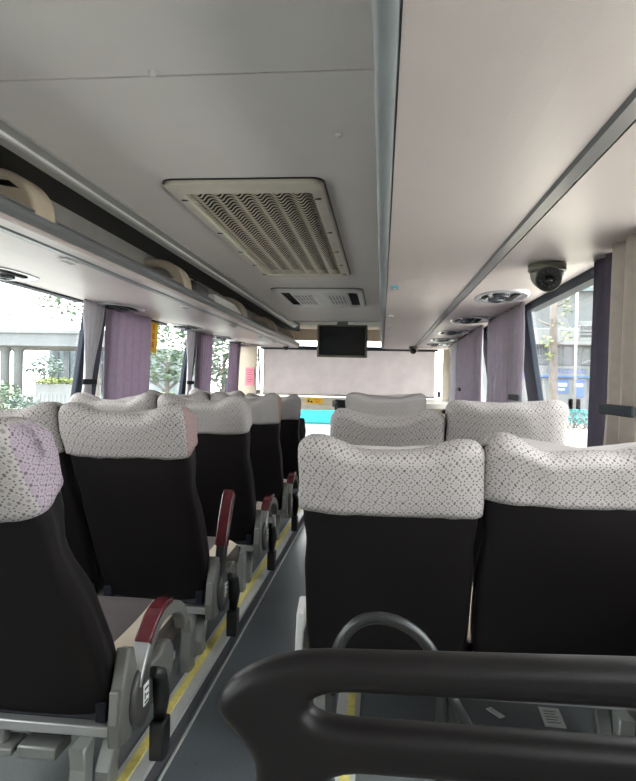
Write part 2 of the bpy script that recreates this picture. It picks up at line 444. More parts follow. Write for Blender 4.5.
# cream dividers standing in the left rack
GD = 'cream dividers in the luggage rack'
DY = [1.50, 2.66, 3.82, 4.96, 6.02]
DL = ['solid rounded cream rack divider with a dark finger slit',
      'first open cream rack divider arch, over the black bag',
      'open cream rack divider arch just past the folded white leaflets',
      'open cream rack divider arch next after the leaflets, before the end one',
      'last open cream rack divider arch at the front end of the rack']
for i, y in enumerate(DY):
    x0, z0 = mL(-.006), .405
    t = thing('rack_divider', DL[i], 'rack divider', (x0, y, H+z0), GD)
    w_, h_ = .155, .125
    outer = [(0., 0.)] + [(-w_+w_*math.cos(a), h_*math.sin(a)**.8) for a in [pi/2*j/12 for j in range(13)]] + [(-w_-.03, h_-.004)]
    if i == 0:
        pl = outer + [(-w_-.03, 0)]
        bm = newbm(); prism(bm, pl, 'y', -.05, .05, bev=.014, seg=4); obj('divider_panel', bm, 'beige', t, recalc=True)
        bm = newbm(); prism(bm, [(-.045, .064), (-.072, .083), (-.115, .088), (-.135, .081), (-.10, .073), (-.075, .068)], 'y', -.053, -.046); obj('finger_slit', bm, 'black', t, recalc=True)
    else:
        iw, ih = .098, .090
        inner = [(-w_-.03, ih+.0)] + [(-w_+iw*math.cos(a), ih*math.sin(a)**.8) for a in [pi/2-pi/2*j/12 for j in range(13)]]
        bm = newbm(); prism(bm, outer+inner, 'y', -.055, .055, bev=.012, seg=4); obj('divider_arch', bm, 'beige', t, recalc=True)
# things lying in the rack
t = thing('shoulder_bag', 'small black bag lying in the luggage rack behind a divider arch', 'bag', (-.93, 2.90, H+.408))
bm = newbm(); box(bm, (-.06, -.12, 0), (.06, .12, .06), bev=.022, seg=3); obj('bag_body', bm, 'black', t)
bm = newbm(); tube(bm, bez((0, -.09, .05), (0.01, -.08, .10), (.01, .08, .10), (0, .09, .05)), .006, 8); obj('strap', bm, 'void', t)
t = thing('leaflet_bundle', 'bundle of folded white leaflets lying along the luggage rack edge', 'leaflets', (-.895, 3.40, H+.408))
bm = newbm()
for j in range(4): box(bm, (-.07+.008*j, -.30+.02*j, .012*j), (.03-.006*j, .30-.025*j, .012*j+.009), bev=.003)
obj('leaflets', bm, 'paper', t)
bm = newbm(); box(bm, (.0, -.2, .048), (.006, .2, .056)); obj('spine', bm, 'lgrey', t)
# seat number plates
for (y, nm) in ((1.82, 'just past the solid divider'), (2.96, 'below the black bag'), (3.96, 'past the white leaflets'), (4.85, 'second from the front end'), (5.5, 'by the front end of the rack')):
    t = thing('number_plate', 'small white seat number plate on the arched rack, ' + nm, 'number plate', (-.975, y, H+.3575), 'seat number plates on the arched rack')
    bm = newbm(); box(bm, (-.018, -.04, -.002), (.018, .04, .004), bev=.002); obj('plate', bm, 'white', t)
    bm = newbm()
    for j in range(4): box(bm, (-.010, -.028+.016*j, -.0028), (.010, -.020+.016*j, -.0015))
    obj('digits', bm, 'groove', t)
for j, (y, nm, mt) in enumerate(((2.32, 'pale blue seat number plate on the smooth rack, next to its rail', 'sblue'), (3.3, 'first white seat number plate past the pale blue one', 'white'), (4.05, 'second white seat number plate past the pale blue one', 'white'), (4.85, 'third white seat number plate past the pale blue one', 'white'), (5.6, 'fourth white seat number plate, at the far end of the smooth rack', 'white'))):
    t = thing('number_plate', nm, 'number plate', (.040, y, H+.3605), 'seat number plates on the smooth rack')
    bm = newbm(); box(bm, (-.013, -.030, -.003), (.013, .030, .004), bev=.0015); obj('plate', bm, mt, t)
    bm = newbm(); box(bm, (-.007, -.015, -.0036), (.007, .015, -.0025)); obj('digits', bm, 'white' if mt == 'sblue' else 'groove', t)

# reading light / air nozzle pods under the racks
def pod(x, y, label, grp):
    t = thing('air_vent', label, 'air vent', (x, y, H+.397), grp)
    bm = newbm()
    n = 40; rings = []
    for (s, z) in ((1, .008), (1., -.006), (.93, -.013), (.80, -.013), (.74, -.008)):
        rings.append([bm.verts.new((.115*s*math.copysign(abs(math.cos(a))**.75, math.cos(a)), .18*s*math.copysign(abs(math.sin(a))**.75, math.sin(a)), z)) for a in [2*pi*k/n for k in range(n)]])
    for a, b in zip(rings, rings[1:]):
        for k in range(n):
            f = bm.faces.new((a[k], a[(k+1) % n], b[(k+1) % n], b[k])); f.smooth = True
    bm.faces.new(rings[-1])
    obj('pod_body', bm, 'chrome', t, recalc=True)
    for dy in (-.065, .065):
        bm = newbm(); lathe(bm, [(.034, -.010), (.034, -.020), (.026, -.022), (.02, -.016), (.004, -.014)], (-.012, dy, 0), 20)
        obj('nozzle', bm, 'chromed', t)
    bm = newbm()
    box(bm, (.035, -.10, -.014), (.06, .10, -.0085), bev=.002); box(bm, (-.078, -.045, -.014), (-.058, .045, -.0085), bev=.002)
    obj('slot', bm, 'void', t)
    return t
for (y, nm) in ((2.74, 'first beyond the large dome camera'), (3.72, 'second beyond the dome camera'), (4.58, 'third beyond the dome camera'), (5.35, 'fourth beyond the dome camera'), (5.98, 'the last before the front end')):
    pod(.505, y, 'chrome oval air vent pod under the smooth rack, ' + nm, 'air vents under the smooth rack')
for (y, nm) in ((2.18, 'over the wide clear window'), (3.26, 'over the first tied curtain'), (4.40, 'over the yellow window sticker'), (5.45, 'over the gap between far purple curtains'), (6.05, 'the last before the front end')):
    pod(mL(.575), y, 'chrome oval air vent pod under the arched rack, ' + nm, 'air vents under the arched rack')

# ------------------------------------------------------------------ ceiling fittings
t = thing('ceiling_grille', 'large cream return air grille with wavy louvres in the ceiling', 'ceiling vent', (-.395, 2.38, H+.55))
def rrect(x, y, r, n=6):
    out = []
    for (sx, sy, a0) in ((1, 1, 0), (-1, 1, pi/2), (-1, -1, pi), (1, -1, 1.5*pi)):
        out += [(sx*(x-r)+r*math.cos(a0+pi/2*k/n), sy*(y-r)+r*math.sin(a0+pi/2*k/n)) for k in range(n+1)]
    return out
def ring_frame(bm, levels):
    """levels: list of (half x, half y, corner r, z)"""
    R = [[bm.verts.new((x, y, z)) for x, y in rrect(hx, hy, r)] for hx, hy, r, z in levels]
    n = len(R[0])
    for a, b in zip(R, R[1:]):
        for k in range(n):
            bm.faces.new((a[k], a[(k+1) % n], b[(k+1) % n], b[k]))
    return R
GX, GY = .224, .735
bm = newbm(); ring_frame(bm, [(GX+.004, GY+.006, .038, .003), (GX+.004, GY+.006, .038, -.003), (GX-.01, GY-.01, .03, -.003)]); obj('shadow_gap', bm, 'black', t, recalc=True)  # black ring painted in as the shadow gap round the grille
bm = newbm(); ring_frame(bm, [(GX, GY, .035, .006), (GX, GY, .035, -.010), (GX-.005, GY-.005, .032, -.014), (GX-.034, GY-.075, .016, -.018), (GX-.038, GY-.079, .014, -.012), (GX-.038, GY-.079, .014, .004)])
obj('grille_frame', bm, 'grille', t, recalc=True)
bm = newbm(); box(bm, (-GX+.03, -GY+.06, .012), (GX-.03, GY-.06, .018)); obj('duct_back', bm, 'void', t)
bm = newbm(); NS = 48; hx = GX-.036
for j in range(NS):
    yc = -GY+.085+(2*GY-.17)*j/(NS-1); pv = None
    for q_ in range(61):
        x = -hx+2*hx*q_/60
        wv = .010*math.sin(2*pi*x/.058)+.004*math.sin(2*pi*x/.029+1)
        zz = -.010+.0065*math.cos(2*pi*x/.058)
        cur = [bm.verts.new((x, yc+wv-.0060, zz-.0030)), bm.verts.new((x, yc+wv+.0060, zz+.0005)), bm.verts.new((x, yc+wv+.0050, zz+.0030)), bm.verts.new((x, yc+wv-.0068, zz+.0005))]
        if pv:
            for a in range(4):
                f = bm.faces.new((pv[a], pv[(a+1) % 4], cur[(a+1) % 4], cur[a])); f.smooth = a in (0, 2)
        pv = cur
obj('louvre', bm, 'grille', t, recalc=True)
for sx in (-1, 1):
    for y in (-.60, -.2, .12, .40, .64):
        bm = newbm(); box(bm, (sx*(GX-.026)-.009, y-.004, -.0195), (sx*(GX-.026)+.009, y+.004, -.014), bev=.001); obj('clip', bm, 'black', t)
t = thing('roof_air_outlet', 'shallow cream outlet panel with two perforated patches, beyond the large grille', 'ceiling vent', (-.395, 3.95, H+.55))
OX, OY = .27, .385
bm = newbm(); ring_frame(bm, [(OX+.005, OY+.012, .053, .003), (OX+.005, OY+.012, .053, -.003), (OX-.01, OY-.01, .045, -.003)]); obj('shadow_gap', bm, 'black', t, recalc=True)  # black outline standing for the shade line round the outlet
bm = newbm(); ring_frame(bm, [(OX, OY, .05, .006), (OX, OY, .05, -.014), (OX-.008, OY-.008, .045, -.020), (OX-.032, OY-.055, .03, -.020), (OX-.036, OY-.06, .03, -.008)])
obj('outlet_frame', bm, 'white', t, recalc=True)
bm = newbm(); box(bm, (-OX+.035, -OY+.05, -.004), (OX-.035, OY-.05, .004)); obj('duct_back', bm, 'void', t)
bm = newbm(); P_ = [(-.178, -.005), (-.172, -.014), (-.03, -.017), (0, -.013), (.03, -.017), (.172, -.014), (.178, -.005)]
prism(bm, P_, 'y', -OY+.06, OY-.065); obj('outlet_panel', bm, 'white', t, recalc=True)
for sx in (-1, 1):
    bm = newbm(); box(bm, (sx*.105-.055, -.20, -.0180), (sx*.105+.055, .215, -.0165)); vg = obj('vent_grille', bm, 'void', t)
    bm = newbm()
    for a in range(6): box(bm, (sx*.105-.056+.0205*a, -.20, -.0205), (sx*.105-.048+.0205*a, .215, -.0178))
    for b in range(7): box(bm, (sx*.105-.056, -.205+.066*b, -.0203), (sx*.105+.0545, -.185+.066*b, -.0176))
    obj('lattice', bm, 'white', vg)
for x, y, nm in ((-.42, 1.07, 'beside the ceiling seam'), (-.107, 1.36, 'between the seam and the dome camera side rack')):
    t = thing('ceiling_stud', 'small round white stud in the ceiling, ' + nm, 'stud', (x, y, H+.55), 'ceiling studs')
    bm = newbm(); lathe(bm, [(.0085, .002), (.0085, -.003), (.006, -.007), (.002, -.0085)], n=20); obj('stud_cap', bm, 'white', t)

# monitor hanging at the front
t = thing('monitor', 'flat black screen hanging from the ceiling before the windscreen blind', 'monitor', (-.368, 5.58, H+.382))
bm = newbm(); box(bm, (-.228, -.02, -.148), (.228, .025, .146), bev=.008); obj('casing', bm, 'bezel', t)
bm = newbm(); box(bm, (-.208, -.0225, -.128), (.208, -.0185, .130), bev=.001); obj('screen', bm, 'screen', t)
bm = newbm(); box(bm, (-.012, -.0222, -.141), (.012, -.0195, -.136)); obj('emblem', bm, 'groove', t)
bm = newbm(); box(bm, (-.05, .0, .14), (.05, .02, .22), bev=.004); obj('bracket', bm, 'groove', t)
# dome cameras
def dome(x, y, z, s, label, rotz=0.):
    t = thing('dome_camera', label, 'security camera', (x, y, z), 'dome cameras'); t.scale = (s, s, s); t.rotation_euler.z = rotz
    bm = newbm(); lathe(bm, [(.055, .0), (.0585, -.002), (.0585, -.022), (.057, -.026), (.052, -.026)], n=40); obj('mount', bm, 'olive', t)
    bm = newbm()
    lathe(bm, [(.051, -.024)]+[(.051*math.cos(a), -.032-.050*math.sin(a)) for a in [pi/2*j/14 for j in range(14)]]+[(.002, -.082)], n=40); obj('dome_shell', bm, 'olive', t)
    dirv = Vector((-.14, -.93, -.36)).normalized()
    rot = Vector((0, 0, 1)).rotation_difference(dirv).to_matrix().to_4x4()
    bm = newbm()
    lathe(bm, [(.040, .010), (.040, .030), (.037, .034), (.034, .032), (.033, .028), (.003, .0275)], n=36)
    bm.transform(Matrix.Translation(Vector((0, -.004, -.040))+dirv*.017) @ rot); ey = obj('eyeball', bm, 'ring', t)
    bm = newbm(); lathe(bm, [(.0155, .026), (.0155, .036), (.012, .034), (.009, .030), (.002, .030)], n=28)
    bm.transform(Matrix.Translation(Vector((0, -.004, -.040))+dirv*.017) @ rot); obj('lens', bm, 'lens', ey)
    bm = newbm()
    for k in range(12):
        a = 2*pi*k/12
        lathe(bm, [(.0028, .027), (.0028, .030), (.001, .0312)], (.0245*math.cos(a), .0245*math.sin(a), 0), 10)
    bm.transform(Matrix.Translation(Vector((0, -.004, -.040))+dirv*.017) @ rot); obj('infrared_led', bm, 'groove', ey)
    return t
dome(.515, 2.03, H+.394, 1., 'large olive dome security camera under the smooth rack by the clear window')
dome(.30, 6.1, H+.374, .8, 'small dark dome security camera at the far front end of the smooth rack')
t = thing('small_camera', 'tiny black dome camera under the front end of the arched rack', 'security camera', (-.98, 6.2, H+.362))
bm = newbm(); lathe(bm, [(.028, .0), (.028, -.012), (.02, -.03), (.008, -.037), (.002, -.038)], n=20); obj('dome_shell', bm, 'black', t)
bm = newbm(); lathe(bm, [(.008, 0), (.008, .006), (.002, .006)], (0, 0, 0), 12); bm.transform(Matrix.Translation((0, -.022, -.018)) @ Matrix.Rotation(pi/2, 4, 'X')); obj('lens', bm, 'lens', t)

# ------------------------------------------------------------------ front end
t = thing('roller_blind', 'large pale pinkish roller blind pulled down over the windscreen', 'blind', (-.38, 6.80, H+.38))
bm = newbm(); nx, nz = 60, 24; G = []
for j in range(nz+1):
    row = []
    for i in range(nx+1):
        u, v = i/nx, j/nz
        x = -1.33+1.90*u; z = H+.372-.512*v
        d = .006*math.sin(9*u+4*v)+.014*noise.noise((u*5, v*2.2, .3))*v+.006*noise.noise((u*14, v*6, 2))*v
        row.append(bm.verts.new((x, 6.80+d, z)))
    G.append(row)
for a, b in zip(G, G[1:]):
    for i in range(nx):
        f = bm.faces.new((a[i], a[i+1], b[i+1], b[i])); f.smooth = True
bl = obj('blind_fabric', bm, 'blind', t, world=True)
sm = bl.modifiers.new('thick', 'SOLIDIFY'); sm.thickness = .002
bm = newbm(); tube(bm, [(-1.36, 6.80, H+.385), (.60, 6.80, H+.385)], .022, 14); obj('roller', bm, 'pillar', t, world=True)
bm = newbm(); tube(bm, [(-1.335, 6.80, H-.138), (.575, 6.80, H-.138)], .008, 10); obj('bottom_bar', bm, 'lgrey', t, world=True)
for x0, x1 in ((-1.385, -1.345),):
    bm = newbm(); tube(bm, [(x0, 6.79, H+.37), (x0+.02, 6.77, H+.1), (x1-.005, 6.76, H-.12)], .011, 8); obj('side_cord', bm, 'groove', t, world=True)
    bm = newbm(); box(bm, (x1-.05, 6.74, H-.145), (x1+.0, 6.78, H-.09), bev=.008); obj('cord_clip', bm, 'white', t, world=True)
bm = newbm(); box(bm, (.60, 6.77, H-.13), (.635, 6.80, H-.07), bev=.005); obj('latch', bm, 'black', t, world=True)
# dashboard with cream band
t = thing('dashboard', 'cream dashboard band below the windscreen blind', 'dashboard', (-.4, 6.75, PLAT))
bm = newbm(); prism(bm, [(6.70, H-.30), (6.70, H-.245), (6.73, H-.225), (6.72, H-.165), (6.86, H-.150), (6.86, H-.30)], 'x', -1.58, .76, bev=.004)
obj('dash_band', bm, 'dash', t, world=True)
bm = newbm(); box(bm, (-1.55, 6.5, PLAT), (-1.02, 6.85, H-.30), bev=.02); obj('dash_console', bm, 'dash', t, world=True)
bm = newbm(); box(bm, (-.42, 6.5, PLAT), (.74, 6.85, H-.30), bev=.02); obj('dash_cabinet', bm, 'header', t, world=True)
bm = newbm(); prism(bm, [(6.3, H-.19), (6.74, H-.155), (6.74, H-.19), (6.3, H-.24)], 'x', .15, .74, bev=.006); obj('side_shelf', bm, 'wall', t, world=True)
t = thing('warning_sticker', 'yellow sticker with black symbol and orange lettering on the cream band', 'sticker', (-.735, 6.705, H-.20))
bm = newbm(); box(bm, (-.09, 0.005, -.028), (.09, .012, .033), bev=.001); obj('sticker_sheet', bm, 'ysign', t)
bm = newbm()
for pl in ([(-.078, -.012), (-.062, .022), (-.052, .022), (-.060, -.006), (-.045, -.006), (-.045, -.014)], [(-.042, -.018), (-.040, .002), (-.018, -.004), (-.018, -.018)]):
    prism(bm, pl, 'y', .002, .006)
obj('symbol', bm, 'ink', t, recalc=True)
bm = newbm()
for r_, z0 in ((0, .006), (1, -.018)):
    for k_ in range(4 if r_ == 0 else 3):
        x0 = -.002+.020*k_+(.008 if r_ else 0)
        for (a, b, c, d) in ((0, 0, .015, .003), (0, .008, .015, .011), (0, .013, .015, .016), (.006, 0, .009, .016)):
            box(bm, (x0+a, .002, z0+b), (x0+c, .006, z0+d))
obj('lettering', bm, 'ored', t)
t = thing('notice', 'pink paper notice stuck on the beige front corner pillar', 'notice', (-1.452, 6.635, H+.052))
bm = newbm(); box(bm, (-.055, .058, -.10), (.04, .062, .10)); obj('notice_sheet', bm, 'pinkp', t)
bm = newbm()
for j in range(6): box(bm, (-.040, .056, .07-.026*j), (.028-.012*(j % 2), .0585, .075-.026*j))
obj('lettering', bm, 'redsign', t)
bm = newbm(); box(bm, (-1.70, 6.70, H-.6), (-1.385, 6.74, H+.40), bev=.006); struct('trim_13', bm, 'beige')
bm = newbm(); box(bm, (.645, 6.70, H-.6), (.80, 6.74, H+.40), bev=.006); struct('trim_14', bm, 'dash')
# black box on the dash
t = thing('ticket_box', 'small black and grey box standing on the dashboard behind the far lace seat', 'box', (-.43, 6.45, H-.285))
bm = newbm(); box(bm, (-.06, -.06, 0), (.09, .06, .115), bev=.012); obj('box_body', bm, 'chromed', t)
bm = newbm(); box(bm, (-.018, -.064, .02), (.085, -.058, .10), bev=.002); obj('box_face', bm, 'void', t)
bm = newbm(); lathe(bm, [(.035, -.02), (.035, .02), (.02, .025)], (-.06, -.04, .07), 20, 'x'); obj('box_knob', bm, 'grey', t)

# ------------------------------------------------------------------ seats
def smooth(a, b, x):
    t = max(0., min(1., (x-a)/(b-a))); return t*t*(3-2*t)
def back_mesh(a, L, recline, piv_z, s0=0., off=0., seed=0, wr=0., ear=.034, hem=None, sidemat=False, t0=.105):
    """reclined back: local x across, y forward, z up.  s0: start height along the back; off: growth outwards"""
    bm = newbm(); uvl = bm.loops.layers.uv.new('uv')
    n = 96; fine = []
    for k in range(2000):
        th = 2*pi*(k+.5)/2000-pi/2
        cx_, sy_ = math.cos(th), math.sin(th)
        fine.append((math.copysign(abs(cx_)**.30, cx_), math.copysign(abs(sy_)**.30, sy_)))
    cum = [0.]
    for k in range(1, 2000):
        cum.append(cum[-1]+math.hypot((fine[k][0]-fine[k-1][0])*a, (fine[k][1]-fine[k-1][1])*.055))
    base = []; jj = 0
    for k in range(n):
        d_ = cum[-1]*k/n
        while cum[jj] < d_: jj += 1
        base.append(fine[jj])
    def prof(s):
        u = s/L
        w = a*(1.0-.03*smooth(.50, .62, u)*(1-smooth(.64, .73, u))+.0*u) - .012*smooth(.25, 0, u)
        t = t0*(1-.22*smooth(.42, .60, u)*(1-smooth(.64, .75, u))+.12*smooth(.78, .93, u))
        return w, t
    R = .040
    lev = []
    ns = 26 if s0 == 0 else 9
    for i in range(ns): lev.append((s0+(L-R-s0)*i/(ns-1), 0.))
    for i in range(1, 9):
        ph = pi/2*i/8; lev.append((L-R+R*math.sin(ph), 1-math.cos(ph)))
    rings, uvs = [], []
    cr, sr = math.cos(recline), math.sin(recline)
    v = 0.; ls = None
    for s, ins in lev:
        w, t = prof(min(s, L-R)); tt = t+2*off; ww = w+off
        rg = []; ru = []; u = 0.; lp = None
        if ls is not None: v += max(abs(s-ls), .0065)
        ls = s
        wing = smooth(.62, .9, s/L)
        for bx, by in base:
            x = bx*(ww - .028*ins**1.5); y = tt/2 - off + by*(tt/2)*(1-.96*ins)
            if by > 0: y += by*(.018*wing*smooth(.45, .95, abs(bx))*(1-ins*.6)) - by*.012*(1-wing)*(1-bx*bx)
            else: y += by*.008*(1-bx*bx)*(1-ins)
            fx = abs(x)/ww; x_b, y_b = x, y
            dz = ear*(smooth(.30, .78, fx)*1.0 - .45*smooth(.84, 1.0, fx))*smooth(L-.16, L-.02, s)
            # front edge of the top rolls down
            zz = s + dz - y*math.tan(recline)*smooth(L-.15, L-.03, s)
            if wr:
                nn = noise.noise((x*7+seed*3.1, y*9, s*8+seed)); n2 = noise.noise((x*22+seed, y*25, s*17))
                x += wr*.6*n2*(1 if abs(bx) > .9 else .3); y += wr*(nn*.9+n2*.4)*(1 if by < 0 else .5); zz += wr*1.3*nn*smooth(L-.14, L-.03, s)
            if hem is not None and s == lev[0][0]: zz += .004*noise.noise((x*30+seed, y*30, 0))
            p = Vector((x_b, y_b, 0))
            if lp is not None: u += (p-lp).length if ins == 0 else 0
            lp = p
            Y, Z = y*cr + zz*(-sr), y*sr + zz*cr      # tip backwards (towards -y)
            rg.append(bm.verts.new((x, Y, piv_z+Z))); ru.append((u, v))
        if ins > 0: ru = [(uvs[-1][k][0], v) for k in range(n)]
        rings.append(rg); uvs.append(ru)
    for i in range(len(rings)-1):
        for k in range(n):
            k2 = (k+1) % n
            f = bm.faces.new((rings[i][k], rings[i][k2], rings[i+1][k2], rings[i+1][k])); f.smooth = True
            per = uvs[i][-1][0]+2*abs(base[0][0])*a
            q_ = [uvs[i][k], uvs[i][k2] if k2 else (per, uvs[i][0][1]), uvs[i+1][k2] if k2 else (per, uvs[i+1][0][1]), uvs[i+1][k]]
            for l, c in zip(f.loops, q_): l[uvl].uv = c
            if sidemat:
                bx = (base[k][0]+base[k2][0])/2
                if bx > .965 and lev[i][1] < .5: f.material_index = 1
    bm.faces.new(rings[-1])
    if s0 == 0: bm.faces.new(rings[0][::-1])
    return bm

def seat(name_label, cx, y0, width=.395, L=.770, recline=27, hem=.622, arm=None, seed=0, side='lace', aisle=1, group='coach seats with lace covers', belt=True, ear=.034):
    """cx centre across, y0 where the back meets the frame; aisle: +1 aisle on +x side, -1 on -x side, 0 none"""
    t = thing('coach_seat', name_label, 'seat', (cx, y0, PLAT+.025), group)
    a = width/2; rc = math.radians(recline)
    bm = back_mesh(a-.004, L-.006, rc, .175, ear=ear); obj('backrest', bm, 'leather', t)
    bm = back_mesh(a, L+.002, rc, .175, s0=hem, off=.003, seed=seed, wr=.008, hem=1, sidemat=side != 'lace', ear=ear)
    c = obj('headrest_cover', bm, ['lace', side], t)
    sm_ = c.modifiers.new('thick', 'SOLIDIFY'); sm_.thickness = .0025; sm_.offset = 1
    # lower pocket below the back and side hinges
    bm = newbm(); prism(bm, [(-.02, .185), (.0, .235), (.10, .235), (.08, .185)], 'x', -a+.03, a-.03, bev=.008); obj('skirt', bm, 'skirt', t, recalc=True)
    for sx in (-1, 1):
        bm = newbm(); box(bm, (sx*(a-.03)-.014, -.035, .185), (sx*(a-.03)+.014, .0, .235), bev=.005); obj('hinge', bm, 'skirt', t)
    # cushion
    bm = newbm()
    nx, ny = 16, 14; zt = .315; G = []
    for j in range(ny+1):
        row = []
        for i in range(nx+1):
            u, v_ = i/nx*2-1, j/ny
            x = u*(a-.004); y = .03+.45*v_
            z = zt-.03*abs(u)**5-.015*math.sin(pi*min(1, v_*1.1))*(1-u*u)-.05*smooth(.84, 1, v_)**2-.012*(1-v_)
            row.append(bm.verts.new((x, y, z)))
        G.append(row)
    for j in range(ny):
        for i in range(nx):
            f = bm.faces.new((G[j][i], G[j][i+1], G[j+1][i+1], G[j+1][i])); f.smooth = True
            f.material_index = 1 if (i < 3 or i >= nx-3) else 0
            if j >= ny-2: f.material_index = 2
    edge = [G[0][i] for i in range(nx+1)]+[G[j][nx] for j in range(1, ny+1)]+[G[ny][i] for i in range(nx-1, -1, -1)]+[G[j][0] for j in range(ny-1, 0, -1)]
    low = [bm.verts.new((v.co.x*.97, .03+(v.co.y-.03)*.96, .195)) for v in edge]
    mid = [bm.verts.new((v.co.x*1.0, v.co.y+.006*(v.co.y > .4), .255)) for v in edge]
    m_ = len(edge)
    for A_, B_ in ((edge, mid), (mid, low)):
        for k in range(m_):
            f = bm.faces.new((A_[k], B_[k], B_[(k+1) % m_], A_[(k+1) % m_])); f.material_index = 2; f.smooth = True
    f = bm.faces.new(low[::-1]); f.material_index = 2
    obj('seat_cushion', bm, ['cushion', 'cream', 'brown'], t, recalc=True)
    # frame bars
    bm = newbm(); box(bm, (-a-.008, -.045, .158), (a+.008, -.015, .183), bev=.004); box(bm, (-a-.008, .34, .158), (a+.008, .37, .183), bev=.004)
    for sx in (-1, 1): box(bm, (sx*(a-.03)-.013, -.03, .162), (sx*(a-.03)+.013, .36, .18), bev=.003)
    obj('seat_frame', bm, 'alu', t)
    # seat pan
    bm = newbm(); box(bm, (-a+.03, .0, .18), (a-.03, .42, .198), bev=.004); obj('seat_pan', bm, 'black', t)
    # legs: shaped plates
    ex = a-.055 if aisle >= 0 else -(a-.055)
    for yy, sl in ((-.075, -.01), (.10, -.05)):
        bm = newbm()
        prism(bm, [(yy-.022, .16), (yy+.03, .16), (yy+.022, .11), (yy+sl+.03, .03), (yy+sl+.038, -.0245), (yy+sl-.018, -.0245), (yy+sl-.02, .03), (yy-.014, .11)], 'x', ex-.02, ex+.02, bev=.005)
        obj('leg', bm, 'lgrey', t, recalc=True)
    # seat belt anchor plates below
    bm = newbm()
    if belt: box(bm, (-a+.06, -.05, .10), (-a+.16, .02, .118), bev=.004); box(bm, (-a+.09, -.03, .11), (-a+.13, .0, .162), bev=.004); box(bm, (-a+.17, -.045, .095), (a-.13, .03, .125), bev=.005)
    if belt: obj('anchor_bracket', bm, 'lgrey', t)
    if aisle and not arm:
        s = aisle; bm = newbm(); lo, hi = sorted((s*(a+.015), s*(a+.04)))
        prism(bm, [(.06, .12), (.20, .12), (.24, .20), (.22, .30), (.16, .33), (.10, .30)], 'x', lo, hi, bev=.006); obj('side_plate', bm, 'white', t, recalc=True)
    if aisle and arm:
        s = aisle; xo = s*(a+.004)
        def bx(bm_, x0, x1, *r, **k):
            lo, hi = sorted((s*x0, s*x1)); return lo, hi
        # hinge housing: plate and round cover with label
        bm = newbm()
        pl = [(-.06, .145), (.0, .14), (.028, .17), (.03, .30), (.012, .345), (-.02, .355), (-.05, .27), (-.066, .20)]
        lo, hi = sorted((s*(a-.002), s*(a+.030)))
        prism(bm, pl, 'x', lo, hi, bev=.006); br = obj('side_bracket', bm, 'grey', t, recalc=True)
        bm = newbm(); lo, hi = sorted((s*(a+.004), s*(a+.022)))
        box(bm, (lo, -.068, .20), (hi, -.052, .275), bev=.003); obj('release_slot', bm, 'lgrey', br)
        bm = newbm(); lathe(bm, [(.062, s*(a+.028)), (.064, s*(a+.034)), (.060, s*(a+.042)), (.045, s*(a+.045)), (.003, s*(a+.045))], (0, .045, .215), 32, 'x'); dc = obj('round_cover', bm, 'disc', t)
        for v in dc.data.vertices: v.co.z = .215+(v.co.z-.215)*1.15
        bm = newbm(); lo, hi = sorted((s*(a+.044), s*(a+.0465)))
        box(bm, (lo, .030, .195), (hi, .062, .245)); lb = obj('label_plate', bm, 'white', dc)
        bm = newbm(); lo, hi = sorted((s*(a+.046), s*(a+.0475)))
        for (y_, z_, yy, zz) in ((.035, .20, .057, .204), (.035, .21, .039, .225), (.045, .215, .057, .219), (.035, .232, .057, .236)): box(bm, (lo, y_, z_), (hi, yy, zz))
        obj('lettering', bm, 'ink', dc)
        # grey side lobe of the cushion
        bm = newbm(); lo, hi = sorted((s*(a-.006), s*(a+.026)))
        pl = [(.08, .15), (.16, .135)]+arc(.245, .20, .062, -pi*.5, pi*.72, 14)+[(.14, .25), (.08, .22)]
        prism(bm, pl, 'x', lo, hi, bev=.009, seg=3); obj('side_cover', bm, 'grey', t, recalc=True)
        # buckle hanging
        bm = newbm()
        X_ = s*(a+.052)
        tube(bm, [(X_, .07, .262), (X_+s*.008, .098, .245), (X_+s*.008, .112, .19), (X_+s*.004, .11, .12)], [.012, .018, .022, .014], 10)
        box(bm, (X_-.014, .085, .03), (X_+.024, .14, .125), bev=.006); obj('belt_buckle', bm, 'black', t)
        # armrest
        X0, X1 = sorted((s*(a+.004), s*(a+.046)))
        if arm == 'down':
            cen = bez((0., .01, .22), (0., .06, .31), (0, .12, .385), (0, .23, .365), 12)+bez((0, .23, .365), (0, .31, .35), (0, .36, .325), (0, .375, .262), 8)[1:]
        else:
            cen = bez((0., .0, .20), (0., .025, .30), (0, .035, .38), (0, .075, .45), 12)+bez((0, .075, .45), (0, .10, .495), (0, .12, .525), (0, .145, .555), 6)[1:]
        cen = [Vector(c_) for c_ in cen]; nC = len(cen)
        def strip(i0, i1, w0, w1, x0, x1):
            up_, dn = [], []
            for i in range(i0, i1+1):
                tg = (cen[min(i+1, nC-1)]-cen[max(i-1, 0)]).normalized(); nm = Vector((0, -tg.z, tg.y))
                up_.append(cen[i]+nm*w1); dn.append(cen[i]+nm*w0)
            b_ = newbm(); prism(b_, [(p.y, p.z) for p in up_+dn[::-1]], 'x', x0, x1, bev=.005, seg=3); return b_
        if arm == 'down':
            ar = obj('armrest', strip(0, nC-1, -.026, .008, X0+.004, X1-.004), 'grey', t, recalc=True)
            obj('armrest_pad', strip(5, 12, .006, .022, X0, X1), 'burg', ar, recalc=True)
            obj('armrest_bracket', strip(1, 5, .004, .020, X0, X1), 'alu', ar, recalc=True)
        else:
            ar = obj('armrest', strip(0, nC-3, -.036, .008, X0+.004, X1-.004), 'black', t, recalc=True)
            obj('armrest_pad', strip(8, nC-1, -.028, .012, X0, X1), 'burg', ar, recalc=True)
    return t

